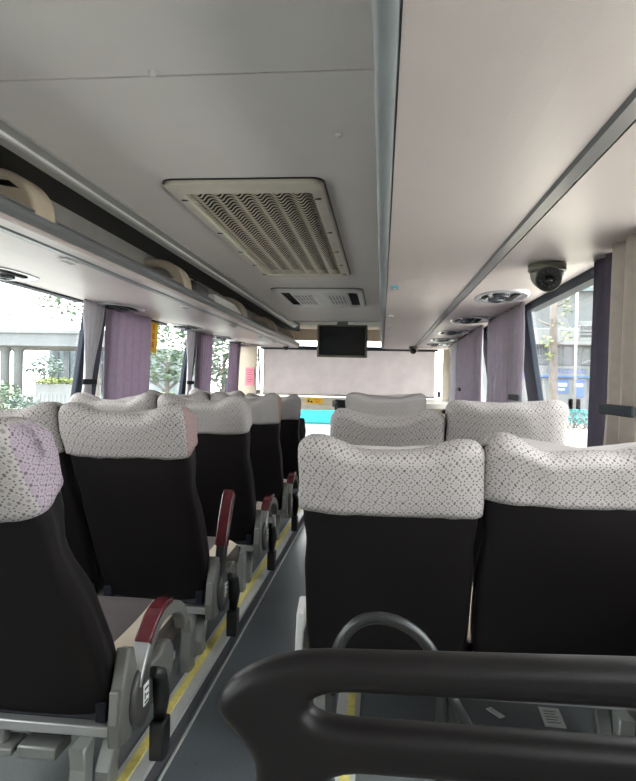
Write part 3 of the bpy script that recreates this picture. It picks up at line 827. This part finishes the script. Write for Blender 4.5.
GL = 'lace covered coach seats beside the aisle on the purple curtain side'
GW = 'lace covered window seats on the purple curtain side'
GR = 'lace covered coach seats on the dome camera side'
xa, xw = -.785, -1.195
seat('black coach seat with lace cover, lavender light painted on its side, cropped by the frame edge, burgundy armrest folded down', xa-.002, 1.365, recline=33.2, L=.835, hem=.652, arm='down', seed=1, side='lace_mauve_lit', group=GL)
seat('black coach seat with lace cover, pink light painted on its side, and upright burgundy armrest beside the aisle', xa, 2.115, arm='up', seed=2, side='lace_pink_lit', group=GL)
seat('black lace covered aisle seat directly in front of the one with the upright armrest', xa, 2.92, arm='down', seed=3, group=GL, recline=25)
seat('black aisle seat with lace cover, peach light painted on its side, fourth along from the cropped seat', xa, 3.74, arm='down', seed=4, side='lace_peach_lit', group=GL, recline=23, L=.755, hem=.60)
seat('farthest black aisle seat with lace cover, just behind the driver seat', xa, 4.55, arm='down', seed=5, group=GL, recline=19, L=.715, hem=.56)
seat('window seat with lace cover below the wide clear window, beside the upright armrest seat', xw, 2.12, seed=6, aisle=0, group=GW)
seat('window seat with lace cover below the first purple curtain', xw, 2.93, seed=7, aisle=0, group=GW, recline=25)
seat('window seat with lace cover below the yellow window sticker', xw, 3.74, seed=8, side='lace_mauve_lit', aisle=0, group=GW, recline=23, L=.755)
seat('window seat with lace cover below the far purple curtains, last of its row', xw, 4.55, seed=9, aisle=0, group=GW, recline=19, L=.735)
seat('large black seat with lace cover directly behind the foam handrail, beside the aisle', .025, 1.66, width=.434, L=.675, hem=.514, recline=20, seed=11, aisle=-1, belt=False, group=GR, ear=.03)
seat('large black seat with lace cover below the beige curtain, next to the window', .458, 1.66, width=.425, L=.69, hem=.555, recline=20, seed=12, aisle=0, belt=False, group=GR, ear=.034)
seat('lace covered aisle seat in the second row on the dome camera side', .022, 2.53, width=.42, L=.715, hem=.56, recline=20, seed=13, aisle=-1, belt=False, group=GR, ear=.028)
seat('lace covered seat standing right in front of the clear window, second row', .458, 2.53, width=.42, L=.775, hem=.58, recline=20, seed=14, aisle=0, group=GR, ear=.016)
seat('farthest lace covered seat on the dome camera side, alone before the dashboard', .022, 3.52, width=.42, L=.765, hem=.61, recline=18, seed=15, aisle=-1, belt=False, group=GR, ear=.02)

# driver's seat
t = thing('driver_seat', 'dark driver seat edge showing in front of the last lace covered aisle seat', 'seat', (-.95, 5.6, PLAT))
bm = back_mesh(.20, .43, math.radians(12), .28, ear=.01); obj('backrest', bm, 'skirt', t)
bm = newbm(); box(bm, (-.22, .0, .22), (.22, .48, .32), bev=.03); obj('seat_cushion', bm, 'skirt', t)
bm = newbm(); box(bm, (-.16, .06, 0), (.16, .36, .22), bev=.02); obj('seat_base', bm, 'black', t)
bm = newbm(); tube(bm, [(.22, .05, .45), (.225, .0, .55), (.225, -.04, .66)], [.03, .04, .03], 12); obj('armrest', bm, 'skirt', t)

# ------------------------------------------------------------------ handrail right in front of the camera
t = thing('handrail', 'thick dark grey foam handrail with a long slot across the bottom', 'handrail', (-.12, .69, PLAT))
ins = .0185
def curve_plate(outer, holes, ext, bev):
    cu = bpy.data.curves.new('c', 'CURVE'); cu.dimensions = '2D'; cu.fill_mode = 'BOTH'; cu.extrude = ext; cu.bevel_depth = bev; cu.bevel_resolution = 5
    for pl in [outer]+holes:
        sp = cu.splines.new('POLY'); sp.points.add(len(pl)-1); sp.use_cyclic_u = True
        for p_, q_ in zip(sp.points, pl): p_.co = (q_[0], q_[1], 0, 1)
    cu.offset = -bev
    o = bpy.data.objects.new('c', cu); COL.objects.link(o)
    me = bpy.data.meshes.new_from_object(o.evaluated_get(bpy.context.evaluated_depsgraph_get()))
    bpy.data.objects.remove(o); bpy.data.curves.remove(cu)
    return me
ou = [(.70, -.278), (.28, -.283), (-.055, -.296)]
ou += bez((-.055, -.296), (-.11, -.299), (-.178, -.326), (-.178, -.362), 10)[1:]
ou += bez((-.178, -.362), (-.178, -.388), (-.136, -.395), (-.133, -.44), 8)[1:]
ou += [(-.134, -.60), (-.134, -.965), (-.072, -.965), (-.072, -.62), (-.07, -.50)]
ou += bez((-.07, -.50), (-.068, -.44), (-.05, -.428), (.0, -.428), 8)[1:]
ou += [(.28, -.426), (.62, -.422), (.66, -.44), (.66, -.965), (.70, -.965)]
sl = [(.62, -.331), (.28, -.333), (-.02, -.338)] + bez((-.02, -.338), (-.05, -.339), (-.072, -.345), (-.072, -.356), 6)[1:] + bez((-.072, -.356), (-.072, -.368), (-.05, -.372), (-.02, -.3725), 6)[1:] + [(.28, -.3715), (.62, -.369)]
me = curve_plate(ou, [sl], .003, .0185)
bm = newbm(); bm.from_mesh(me)
for v in bm.verts: v.co = Vector((v.co.x, -v.co.z+.69, v.co.y+H-.0065))
for f in bm.faces: f.smooth = True
bmesh.ops.remove_doubles(bm, verts=bm.verts, dist=1e-5)
o = obj('rail_moulding', bm, 'foam', t, recalc=True, world=True)
bm = newbm(); box(bm, (-.135, .665, PLAT), (-.063, .715, PLAT+.012), bev=.003); obj('foot_plate', bm, 'steel', t, world=True)
bm = newbm(); box(bm, (.65, .665, PLAT), (.71, .715, PLAT+.012), bev=.003); obj('foot_plate', bm, 'steel', t, world=True)

# bent tube handle behind the first seat of the dome camera side
t = thing('tube_handle', 'bent grey tube handle standing behind the large black aisle seat', 'handle', (.0, 1.18, PLAT))
yy = 1.18; zt = H-.448
pts = [(-.085, yy, PLAT+.0), (-.085, yy, H-.60)]+bez((-.085, yy, H-.60), (-.085, yy, H-.475), (-.035, yy, zt+.0), (.005, yy, zt), 10)+bez((.005, yy, zt), (.06, yy, zt), (.12, yy, H-.49), (.128, yy, H-.58), 10)[1:]+[(.128, yy, PLAT)]
bm = newbm(); tube(bm, pts, .0115, 16); obj('bent_tube', bm, 'steel', t, world=True)
bm = newbm(); tube(bm, [(.12, yy, H-.545), (.155, yy, H-.61), (.235, yy, H-.75), (.30, yy, PLAT)], .0115, 14); obj('brace', bm, 'steel', t, world=True)
for x in (-.085, .128, .30):
    bm = newbm(); lathe(bm, [(.025, PLAT), (.025, PLAT+.006), (.014, PLAT+.010)], (x, yy, 0), 18); obj('foot_flange', bm, 'steel', t, world=True)
# floor bits
t = thing('paper_label', 'white paper label lying on the speckled floor seen through the rail slot', 'paper', (.532, 1.907, PLAT)); t.rotation_euler.z = -.06
bm = newbm(); box(bm, (-.03, -.055, .0005), (.03, .055, .0025)); obj('paper_sheet', bm, 'paper', t)
bm = newbm()
for j in range(5): box(bm, (-.02, -.035+.016*j, .0024), (.018-.006*(j % 2), -.03+.016*j, .003))
obj('lettering', bm, 'lgrey', t)
bm = newbm(); box(bm, (-.012, -.03, .0), (.008, .03, .004), bev=.001); o = obj('paper_scrap', bm, 'paper'); o.location = (.367, 1.908, PLAT+.0005); o.rotation_euler.z = .6; tag(o, 'tiny torn white paper scrap on the speckled floor', 'paper')

# ------------------------------------------------------------------ curtains
def curtain(label, mat, X, sgn, y0, y1, z0, z1, pleats, amp, tie=None, inset=.035, shear=(0, 0), group='window curtains', seed=0, flare=1.0):
    """tie: (height, squeezed fraction, centre fraction)"""
    t = thing('curtain', label, 'curtain', (X(0)-sgn*inset, (y0+y1)/2, H+z1), group)
    bm = newbm(); nu, nv = int(max(40, pleats*10)), 26; G = []
    for j in range(nv+1):
        z = z1+(z0-z1)*j/nv; row = []
        sq, ce = 1., .5
        if tie:
            d = abs(z-tie[0])/max(.05, (z1-tie[0]) if z > tie[0] else (tie[0]-z0))
            sq = tie[1]+(1-tie[1])*smooth(0, 1, d)*(1 if z > tie[0] else flare); ce = tie[2]
        for i in range(nu+1):
            u = i/nu
            ph = 2*pi*pleats*(u+.02*noise.noise((u*4, z*2, seed)))+.4*math.sin(z*5+seed)
            aa = amp*(1+.3*noise.noise((u*5, seed, 0)))*(.6+.4*(j/nv))*(1.2 if sq < .9 else 1)
            y = y0+(y1-y0)*(ce+(u-ce)*sq) + shear[0]*(j/nv) + shear[1]*u*(j/nv) + amp*.5*math.cos(ph*1.0)*(j/nv)
            x = X(z)-sgn*(inset+aa*math.sin(ph)+amp)
            row.append(bm.verts.new((x, y, H+z)))
        G.append(row)
    for a, b in zip(G, G[1:]):
        for i in range(nu):
            f = bm.faces.new((a[i], a[i+1], b[i+1], b[i])); f.smooth = True
    c = obj('curtain_cloth', bm, mat, t, world=True)
    m = c.modifiers.new('thick', 'SOLIDIFY'); m.thickness = .0025
    if tie and len(tie) > 3:
        zc = tie[0]; yc = y0+(y1-y0)*tie[2]+shear[0]*(z1-zc)/(z1-z0); hw = tie[3]
        bm = newbm(); x = X(zc)-sgn*(inset+2*amp+.006)
        box(bm, (x-.006, yc-hw, H+zc-.014), (x+.006, yc+hw, H+zc+.014), bev=.004)
        obj('tieback', bm, 'tie', t, world=True)
    return t
TOP = WT-.001
CL = lambda z: -1.545-.03*(WT-z)
CR = lambda z: .70
curtain('grey white curtain tied back at the pillar by the wide clear window', 'greyc', CL, -1, 2.97, 3.21, -.33, TOP, 4, .010, tie=(-.02, .36, .45, .075), seed=1, shear=(-.06, 0), inset=.028)
curtain('wide purple curtain between tied grey curtain and yellow window sticker', 'purple', CL, -1, 3.23, 3.89, -.33, TOP, 6, .009, seed=2, inset=.028)
curtain('grey white curtain tied back at the second pillar, past the yellow sticker', 'greyc', CL, -1, 4.62, 4.86, -.33, TOP, 4, .010, tie=(-.02, .38, .45, .08), seed=3, inset=.028)
curtain('purple curtain hanging next to the second tied grey curtain', 'purple', CL, -1, 4.88, 5.37, -.33, TOP, 7, .009, seed=4, inset=.028)
curtain('last narrow purple curtain before the pink notice at the front', 'purple', CL, -1, 5.95, 6.43, -.33, TOP, 4, .009, seed=5, inset=.028)
curtain('lavender curtain next to the dark pillar of the clear window', 'lav', CR, 1, 2.95, 3.93, -.33, TOP, 8, .020, seed=6, inset=.030, tie=(-.05, .98, .06, .10))
curtain('lavender curtain beyond the second dark pillar, second from the front', 'lav', CR, 1, 4.10, 5.50, -.33, TOP, 10, .020, seed=7, inset=.030, tie=(-.03, .98, .72, .06))
curtain('pale lavender curtain hanging next to the cream front corner', 'greyc', CR, 1, 5.56, 6.15, -.33, TOP, 4, .012, seed=8, inset=.030)
curtain('dark violet curtain edge between clear window and beige curtain', 'violet', CR, 1, 1.88, 2.035, -.33, TOP, 2, .010, seed=9, inset=.032)
curtain('beige curtain with a dark tieback beside the large window seat', 'beigec', CR, 1, 1.54, 1.84, -.33, TOP, 3, .030, seed=10, inset=.030, tie=(-.055, .96, .42, .11))

# yellow sticker hanging in the window
t = thing('window_sticker', 'yellow vertical sticker with red characters on the window beside the purple curtain', 'sticker', (XL(.30)-.01, 4.10, H+.295))
bm = newbm(); prism(bm, [(-.10, -.10), (.05, -.12), (.085, .11), (-.10, .12)], 'x', .0, .004); obj('sticker_sheet', bm, 'ysign', t, recalc=True)
bm = newbm()
for (yc, zc) in ((-.005, .06), (-.01, 0.), (-.02, -.06)):
    for (a, b, c, d) in ((-.02, .014, .02, .019), (-.022, .0, .022, .005), (-.02, -.016, .02, -.011), (-.003, -.02, .003, .022), (-.02, -.018, -.015, .012)):
        box(bm, (.003, yc+a, zc+b), (.006, yc+c, zc+d))
obj('lettering', bm, 'ored', t)

# ------------------------------------------------------------------ the street
G0 = H-2.30
bm = newbm(); box(bm, (-120, -60, G0-.2), (120, 34, G0)); struct('road', bm, 'road')
bm = newbm(); box(bm, (-120, 34, G0-.2), (120, 140, G0+.02)); struct('road_far', bm, 'walk')
bm = newbm(); box(bm, (3.5, 6, G0), (60, 34, G0+.12)); struct('pavement', bm, 'walk')
bm = newbm(); box(bm, (-13.5, -60, G0), (-2.2, 30, G0+.04)); struct('road_verge', bm, 'bounce_cut')  # dark strip added beside the bus to reduce light bounced onto the rack
def leaves(bm, c, r, n, size, squash=(1, 1, 1), seed=0):
    rnd = random.Random(seed)
    for _ in range(n):
        while True:
            p = Vector((rnd.uniform(-1, 1), rnd.uniform(-1, 1), rnd.uniform(-1, 1)))
            if .25 < p.length < 1 and noise.noise(p*2.2+Vector((seed, 0, 0))) > -.18: break
        p = Vector((c[0]+p.x*r*squash[0], c[1]+p.y*r*squash[1], c[2]+p.z*r*squash[2]))
        q = Matrix.Rotation(rnd.uniform(0, 6.3), 3, 'Z') @ Matrix.Rotation(rnd.uniform(0, 6.3), 3, 'X')
        s = size*rnd.uniform(.6, 1.3)
        vs = [bm.verts.new(p+q @ Vector(v)*s) for v in ((-.5, 0, 0), (0, -.28, .06), (.5, 0, 0), (0, .28, .06))]
        bm.faces.new(vs)
def tree(label, x, y, h, r, trunk, n=1600, size=.3, leaf='leaf', bark='bark2', squash=(1, 1, .9), seed=0, kind='tree', grp=None, fo=0.):
    t = thing(kind, label, 'tree' if kind == 'tree' else 'shrub', (x, y, G0), grp)
    bm = newbm(); leaves(bm, (fo, 0, h), r, n, size, squash, seed); obj('foliage', bm, leaf, t)
    bm = newbm()
    tube(bm, [(0, 0, 0), (.03, .02, h*.5), (0, 0, h)], [trunk, trunk*.8, trunk*.35], 10)
    rnd = random.Random(seed)
    for k in range(6):
        a = rnd.uniform(0, 6.3); z0 = h*rnd.uniform(.45, .9)
        tube(bm, [(0, 0, z0), (r*.35*math.cos(a), r*.35*math.sin(a), z0+r*.25), (r*.7*math.cos(a), r*.7*math.sin(a), z0+r*.45)], [trunk*.4, trunk*.25, trunk*.08], 6)
    obj('trunk', bm, bark, t)
# overpass seen through the wide window
t = thing('overpass', 'pale concrete overpass on round columns beyond the wide clear window', 'bridge', (-35, 46, G0))
bm = newbm(); prism(bm, [(46.0, H+2.45), (46.0, H+3.4), (45.8, H+3.45), (45.8, H+3.72), (53, H+3.72), (53, H+3.4), (52, H+2.35), (47, H+2.35)], 'x', -95, -21, bev=.05); obj('deck', bm, 'concrete', t, recalc=True, world=True)
for x in (-30.75, -29.6, -46, -45):
    bm = newbm(); lathe(bm, [(.62, H+2.42), (.55, H+2.25), (.36, H+1.95), (.34, G0)], (x, 47.5, 0), 20); obj('column', bm, 'concrete', t, world=True)
bm = newbm(); box(bm, (-21.5, 46.5, G0), (-16, 52, H+2.36)); obj('abutment', bm, 'facade2', t, world=True)
t = thing('office_building', 'blue grey building with vertical window strips below the overpass end', 'building', (-24.5, 58, G0))
bm = newbm(); box(bm, (-31.8, 56, G0), (-20, 62, H+2.9)); obj('wall', bm, 'facade2', t, world=True)
for k in range(8):
    bm = newbm(); box(bm, (-31.4+k*1.1, 55.9, H-1.4), (-30.8+k*1.1, 56.02, H+2.5)); obj('window', bm, 'wing', t, world=True)
t = thing('low_wall', 'low white boundary wall with planting on top, below the overpass', 'wall', (-22, 40, G0))
bm = newbm(); box(bm, (-22.5, 38, G0), (-18.2, 38.4, H-.45), bev=.03); obj('wall_face', bm, 'facade', t, world=True)
bm = newbm(); rn = random.Random(5)
for k in range(10): leaves(bm, (-22.4+k*.44, 38.2, H-.30), .32, 90, .22, seed=k+40)
obj('planting', bm, 'leaf3', t, world=True)
t = thing('picket_fence', 'white picket fence by the roadside beyond the wide clear window', 'fence', (-17, 34, G0))
bm = newbm()
for k in range(40): box(bm, (-21+k*.24, 33.0, G0), (-20.9+k*.24, 33.05, H-.95))
obj('picket', bm, 'facade', t, world=True)
bm = newbm(); box(bm, (-21, 33.05, H-1.1), (-11.4, 33.09, H-1.04)); box(bm, (-21, 33.05, H-1.7), (-11.4, 33.09, H-1.64)); obj('rail', bm, 'facade', t, world=True)
GT = 'street trees'
tree('blue green round tree standing under the overpass beam', -23.3, 40.5, 2.95, 1.05, .10, 700, .24, 'leaf2', squash=(1.35, 1, .9), seed=11, grp=GT)
tree('leafy tree crown hanging into the top corner of the wide clear window', -6.75, 14.0, 4.15, .72, .05, 330, .13, 'leaf', squash=(1.0, 1, .75), seed=12, fo=-.75, grp=GT)
tree('dense green tree behind the yellow window sticker', -8.1, 22.5, 3.35, 1.35, .12, 1500, .2, 'leaf', squash=(1.1, 1, .95), seed=13, grp=GT)
tree('green tree seen in the narrow gap between far purple curtains', -6.3, 24, 3.3, 1.4, .14, 1500, .22, 'leaf', seed=15, grp=GT)
GS = 'roadside shrubs'
tree('tall pale green shrub in the corner of the wide clear window', -15.6, 24, 1.45, .72, .05, 900, .13, 'leaf', squash=(1.1, 1, .95), seed=21, kind='shrub', grp=GS)
tree('low blue green shrub in front of the white picket fence', -14.4, 23.5, 1.15, .62, .05, 700, .13, 'leaf2', squash=(1.2, 1, .6), seed=22, kind='shrub', grp=GS)
tree('yellow green hedge shrub under the dense tree by the sticker', -7.15, 19.5, 1.45, .75, .05, 900, .13, 'leaf3', squash=(1.3, 1, .6), seed=23, kind='shrub', grp=GS)
t = thing('parked_car', 'dark blue parked car glimpsed below the yellow sticker', 'car', (-9.6, 27, G0))
bm = newbm(); prism(bm, [(-2., .3), (-2., .75), (-1.3, .85), (-.8, 1.4), (.9, 1.4), (1.5, .9), (2.1, .8), (2.1, .3)], 'y', -.8, .8, bev=.08); obj('car_body', bm, 'facade2', t, recalc=True)
for x in (-1.3, 1.35):
    for y in (-.72, .72):
        bm = newbm(); lathe(bm, [(.32, -.1), (.32, .1), (.2, .11)], (x, y, .32), 20, 'y'); obj('wheel', bm, 'tyre', t)
bm = newbm(); prism(bm, [(-1.1, .92), (-.7, 1.33), (.8, 1.33), (1.25, .92)], 'y', -.812, .812); obj('car_window', bm, 'wing', t, recalc=True)
t = thing('street_lamp', 'thin street lamp arm against the white sky beyond the overpass', 'lamp', (-21.2, 30, G0))
bm = newbm(); tube(bm, [(-2.2, 0, 0), (-2.2, 0, 4.8), (-1.6, 0, 5.36), (1.6, 0, 5.2)], .035, 8); obj('lamp_pole', bm, 'steel', t)
bm = newbm(); box(bm, (1.5, -.15, 5.1), (2.3, .15, 5.42), bev=.08); tube(bm, [(2.0, 0, 5.4), (1.9, 0, 5.85)], .05, 8); obj('lamp_head', bm, 'groove', t)
# shop building on the dome camera side
BY = 44.
t = thing('shop_building', 'white street building with blue shop sign beyond the clear window', 'building', (15, BY, G0))
bm = newbm(); box(bm, (7, BY, G0), (26, BY+8, H+8.2)); wl = obj('wall', bm, 'facade', t, world=True)
bm = newbm(); box(bm, (6.8, BY-1.1, H+2.9), (26, BY, H+4.0), bev=.05); obj('canopy', bm, 'facade', t, world=True)
bm = newbm(); box(bm, (6.8, BY-.5, H+6.6), (26, BY, H+6.9), bev=.03); obj('eaves', bm, 'facade2', t, world=True)
for k, (x0, x1) in enumerate(((10.35, 11.6), (11.75, 13.0), (13.1, 14.2), (15.0, 16.4), (16.6, 18.0))):
    bm = newbm(); box(bm, (x0, BY-.06, H+1.6), (x1, BY+.02, H+2.8)); wn = obj('window', bm, 'wing', t, world=True)
    bm = newbm(); xm = (x0+x1)/2
    for a in ((x0, x0+.07), (xm-.04, xm+.04), (x1-.07, x1)): box(bm, (a[0], BY-.09, H+1.6), (a[1], BY-.05, H+2.8))
    box(bm, (x0, BY-.09, H+2.15), (x1, BY-.05, H+2.22)); obj('window_frame', bm, 'facade', wn, world=True)
for x in (14.45, 9.8):
    bm = newbm(); box(bm, (x-.22, BY-.25, G0), (x+.22, BY, H+2.9)); obj('column', bm, 'facade', t, world=True)
bm = newbm(); box(bm, (9.4, BY-.3, H+.82), (14.1, BY-.1, H+1.52), bev=.02); sg = obj('sign_board', bm, 'facade', t, world=True)
bm = newbm(); box(bm, (9.4, BY-.34, H+.72), (14.1, BY-.29, H+.84)); box(bm, (9.4, BY-.34, H+.84), (9.75, BY-.29, H+1.5)); obj('sign_edge', bm, 'bluesign', sg, world=True)
bm = newbm(); x = 11.3
rn = random.Random(3)
for k in range(8):
    w_ = .24
    for (a, b, c, d) in ((0, 0, 1, .14), (0, .86, 1, 1), (0, 0, .16, 1), (.84, 0, 1, 1)) if k % 3 != 2 else ((0, .45, 1, .58), (.4, 0, .56, 1), (0, .86, 1, 1)):
        box(bm, (x+a*w_, BY-.33, H+1.02+b*.28), (x+c*w_, BY-.295, H+1.02+d*.28))
    x += .33
obj('sign_lettering', bm, 'bluesign', sg, world=True)
for nm, x0, x1, z0, z1, mt in (('shop_door', 11.0, 14.0, -2.2, .68, 'facade'), ('shop_poster', 12.0, 12.75, -.35, .55, 'bluesign'), ('shop_poster', 13.1, 13.8, -.6, .6, 'bluesign'), ('shop_window', 12.8, 13.6, -1.6, -.75, 'wing'), ('shop_window', 15.0, 18.0, -1.6, .3, 'facade2')):
    bm = newbm(); d = .06 if 'door' in nm or nm == 'shop_window' else .12; box(bm, (x0, BY-d, H+z0), (x1, BY+.0, H+z1)); obj(nm, bm, mt, t, world=True)
bm = newbm(); box(bm, (12.1, BY-.14, H+.12), (12.65, BY-.11, H+.32)); box(bm, (12.1, BY-.14, H-.15), (12.5, BY-.11, H-.05)); box(bm, (13.2, BY-.14, H+.1), (13.7, BY-.11, H+.3)); obj('poster_print', bm, 'white', t, world=True)
# EVER sign board on a post
t = thing('sign_board', 'white hanging sign lettered EVER with a red letter board beside it', 'sign', (12.6, 37, G0))
bm = newbm(); box(bm, (11.3, 36.95, H+2.75), (12.12, 37.05, H+3.85), bev=.02); obj('board', bm, 'facade', t, world=True)
bm = newbm(); box(bm, (12.2, 36.95, H+2.6), (13.3, 37.05, H+4.05), bev=.02); obj('side_board', bm, 'facade', t, world=True)
def text(s, size, mat, parent, loc):
    cu = bpy.data.curves.new('txt', 'FONT'); cu.body = s; cu.size = size; cu.extrude = .01
    o = bpy.data.objects.new('txt', cu); COL.objects.link(o)
    me = bpy.data.meshes.new_from_object(o.evaluated_get(bpy.context.evaluated_depsgraph_get()))
    bpy.data.objects.remove(o); bpy.data.curves.remove(cu)
    bm = newbm(); bm.from_mesh(me)
    bm.transform(Matrix.Translation(loc) @ Matrix.Rotation(pi/2, 4, 'X'))
    return obj('lettering', bm, mat, parent, world=True)
text('EVER', .34, 'ink', t, (11.33, 36.94, H+3.36))
text('L', 1.0, 'redsign', t, (12.28, 36.94, H+3.0))
bm = newbm(); box(bm, (11.33, 36.93, H+3.2), (12.08, 36.95, H+3.26))
for k in range(7): box(bm, (11.35+k*.105, 36.93, H+2.95), (11.42+k*.105, 36.95, H+3.09))
obj('small_lettering', bm, 'ink', t, world=True)
bm = newbm(); tube(bm, [(11.12, 37, G0), (11.12, 37, H+6)], .085, 10); obj('sign_post', bm, 'groove', t, world=True)
tube_b = newbm(); tube(tube_b, [(11.12, 37, H+3.6), (13.3, 37, H+3.6)], .04, 8); obj('sign_arm', tube_b, 'groove', t, world=True)
# pale trunk
t = thing('tree', 'pale bare tree trunk with few yellow green sprigs beyond the clear window', 'tree', (5.38, 20.0, G0), GT)
bm = newbm(); tube(bm, [(0, 0, 0), (-.03, 0, 2.), (-.06, 0, 4.), (-.10, 0, 7.)], [.17, .14, .12, .09], 12)
for (z, dx, dz) in ((4.2, -.5, .25), (3.6, .4, .35), (4.8, .5, .4), (5.1, -.6, .6)): tube(bm, [(-.05, 0, z), (dx*.6, .1, z+dz*.5), (dx, .2, z+dz)], [.04, .025, .01], 6)
obj('trunk', bm, 'bark', t)
bm = newbm()
for (x, z, r) in ((-.28, 3.75, .22), (.30, 4.0, .25), (.25, 4.75, .25), (-.2, 3.3, .2), (.0, 4.35, .2)): leaves(bm, (x, -.1, z), r, 26, .13, seed=int(z*100))
obj('foliage', bm, 'leaf3', t)
# shared bicycles
def bicycle():
    t = thing('bicycle', None, 'bicycle', (0, 0, 0), 'row of parked turquoise bicycles')
    for y in (-.52, .52):
        bm = newbm(); tube(bm, [(0, y+.31*math.cos(a), .33+.31*math.sin(a)) for a in [2*pi*k/20 for k in range(20)]], .03, 6, closed=True); wh = obj('wheel', bm, 'tyre', t)
        bm = newbm()
        for k in range(8): tube(bm, [(0, y, .33), (0, y+.30*math.cos(pi*k/4), .33+.30*math.sin(pi*k/4))], .006, 4)
        obj('spoke', bm, 'groove', wh)
    bm = newbm()
    for a, b in (((0, -.52, .33), (0, -.12, .78)), ((0, -.12, .78), (0, -.02, .35)), ((0, -.02, .35), (0, -.52, .33)), ((0, -.02, .35), (0, .36, .80)), ((0, .36, .98), (0, .52, .33)), ((0, -.12, .78), (0, -.15, .92))): tube(bm, [a, b], .035, 8)
    prism(bm, [(.30, .85), (.62, .85), (.58, 1.1), (.34, 1.1)], 'x', -.16, .16); obj('frame', bm, 'teal', t)
    bm = newbm(); tube(bm, [(-.19, .30, 1.05), (0, .36, 1.02), (.19, .30, 1.05)], .025, 6); obj('handlebar', bm, 'tyre', t)
    bm = newbm(); box(bm, (-.08, -.30, .90), (.08, -.02, .97), bev=.03); obj('saddle', bm, 'tyre', t)
    return t
b0 = bicycle()
NB = ['bicycle nearest the tree trunk in the turquoise row', 'second bicycle from the tree trunk in the turquoise row', 'third bicycle from the tree trunk in the turquoise row', 'fourth bicycle from the tree trunk in the turquoise row', 'fifth bicycle from the tree trunk in the turquoise row', 'sixth bicycle from the trunk, next to the violet curtain', ]
for k in range(6):
    b = b0 if k == 0 else dup(b0)
    b['label'] = NB[k]; b.location = (9.75+.45*k, 35.6+.12*(k % 2), G0); b.rotation_euler.z = .42+.05*(k % 3)
# what stands ahead of the windscreen
t = thing('vehicle_ahead', 'turquoise and white vehicle glimpsed below the cream dashboard band', 'vehicle', (-1.2, 11.5, G0))
bm = newbm(); box(bm, (-2.4, 11.0, G0+.35), (.8, 15, H-.72), bev=.08); obj('body_lower', bm, 'carwhite', t, world=True)
bm = newbm(); box(bm, (-2.4, 10.98, H-.73), (.8, 15, H-.42), bev=.05); obj('body_upper', bm, 'busteal', t, world=True)
bm = newbm(); box(bm, (-2.3, 10.9, G0+.9), (.7, 11.02, G0+1.05), bev=.02); obj('bumper', bm, 'groove', t, world=True)
for x in (-2.2, .45):
    bm = newbm(); lathe(bm, [(.42, -.14), (.42, .14), (.25, .15)], (x, 12.2, G0+.42), 20, 'x'); obj('wheel', bm, 'tyre', t, world=True)

# ------------------------------------------------------------------ light
w = bpy.data.worlds.new('sky'); SC.world = w; w.use_nodes = True
nt = w.node_tree; nt.nodes.clear()
out = nt.nodes.new('ShaderNodeOutputWorld'); bg = nt.nodes.new('ShaderNodeBackground')
bg.inputs[0].default_value = (1.0, .965, .965, 1); bg.inputs[1].default_value = 3.2
nt.links.new(bg.outputs[0], out.inputs[0])
bounce_sun = bpy.data.lights.new('bounce_sun', 'SUN'); bounce_sun.energy = 12.0; bounce_sun.angle = .35; bounce_sun.color = (1., .97, .92)
so = bpy.data.objects.new('bounce_sun', bounce_sun); COL.objects.link(so); so.rotation_euler = (math.radians(6), math.radians(-8), 0)  # steep sun added under an overcast sky, lifting ground bounce onto the ceiling
SC.view_settings.view_transform = 'Standard'; SC.view_settings.look = 'None'
SC.view_settings.exposure = 1.68; SC.view_settings.gamma = 1.0; SC.view_settings.use_curve_mapping = False
SC.cycles.use_denoising = True
try: SC.cycles.denoiser = 'OPENIMAGEDENOISE'
except Exception: pass
SC.cycles.max_bounces = 12; SC.cycles.diffuse_bounces = 8; SC.cycles.transparent_max_bounces = 16
SC.cycles.sample_clamp_indirect = 8.0
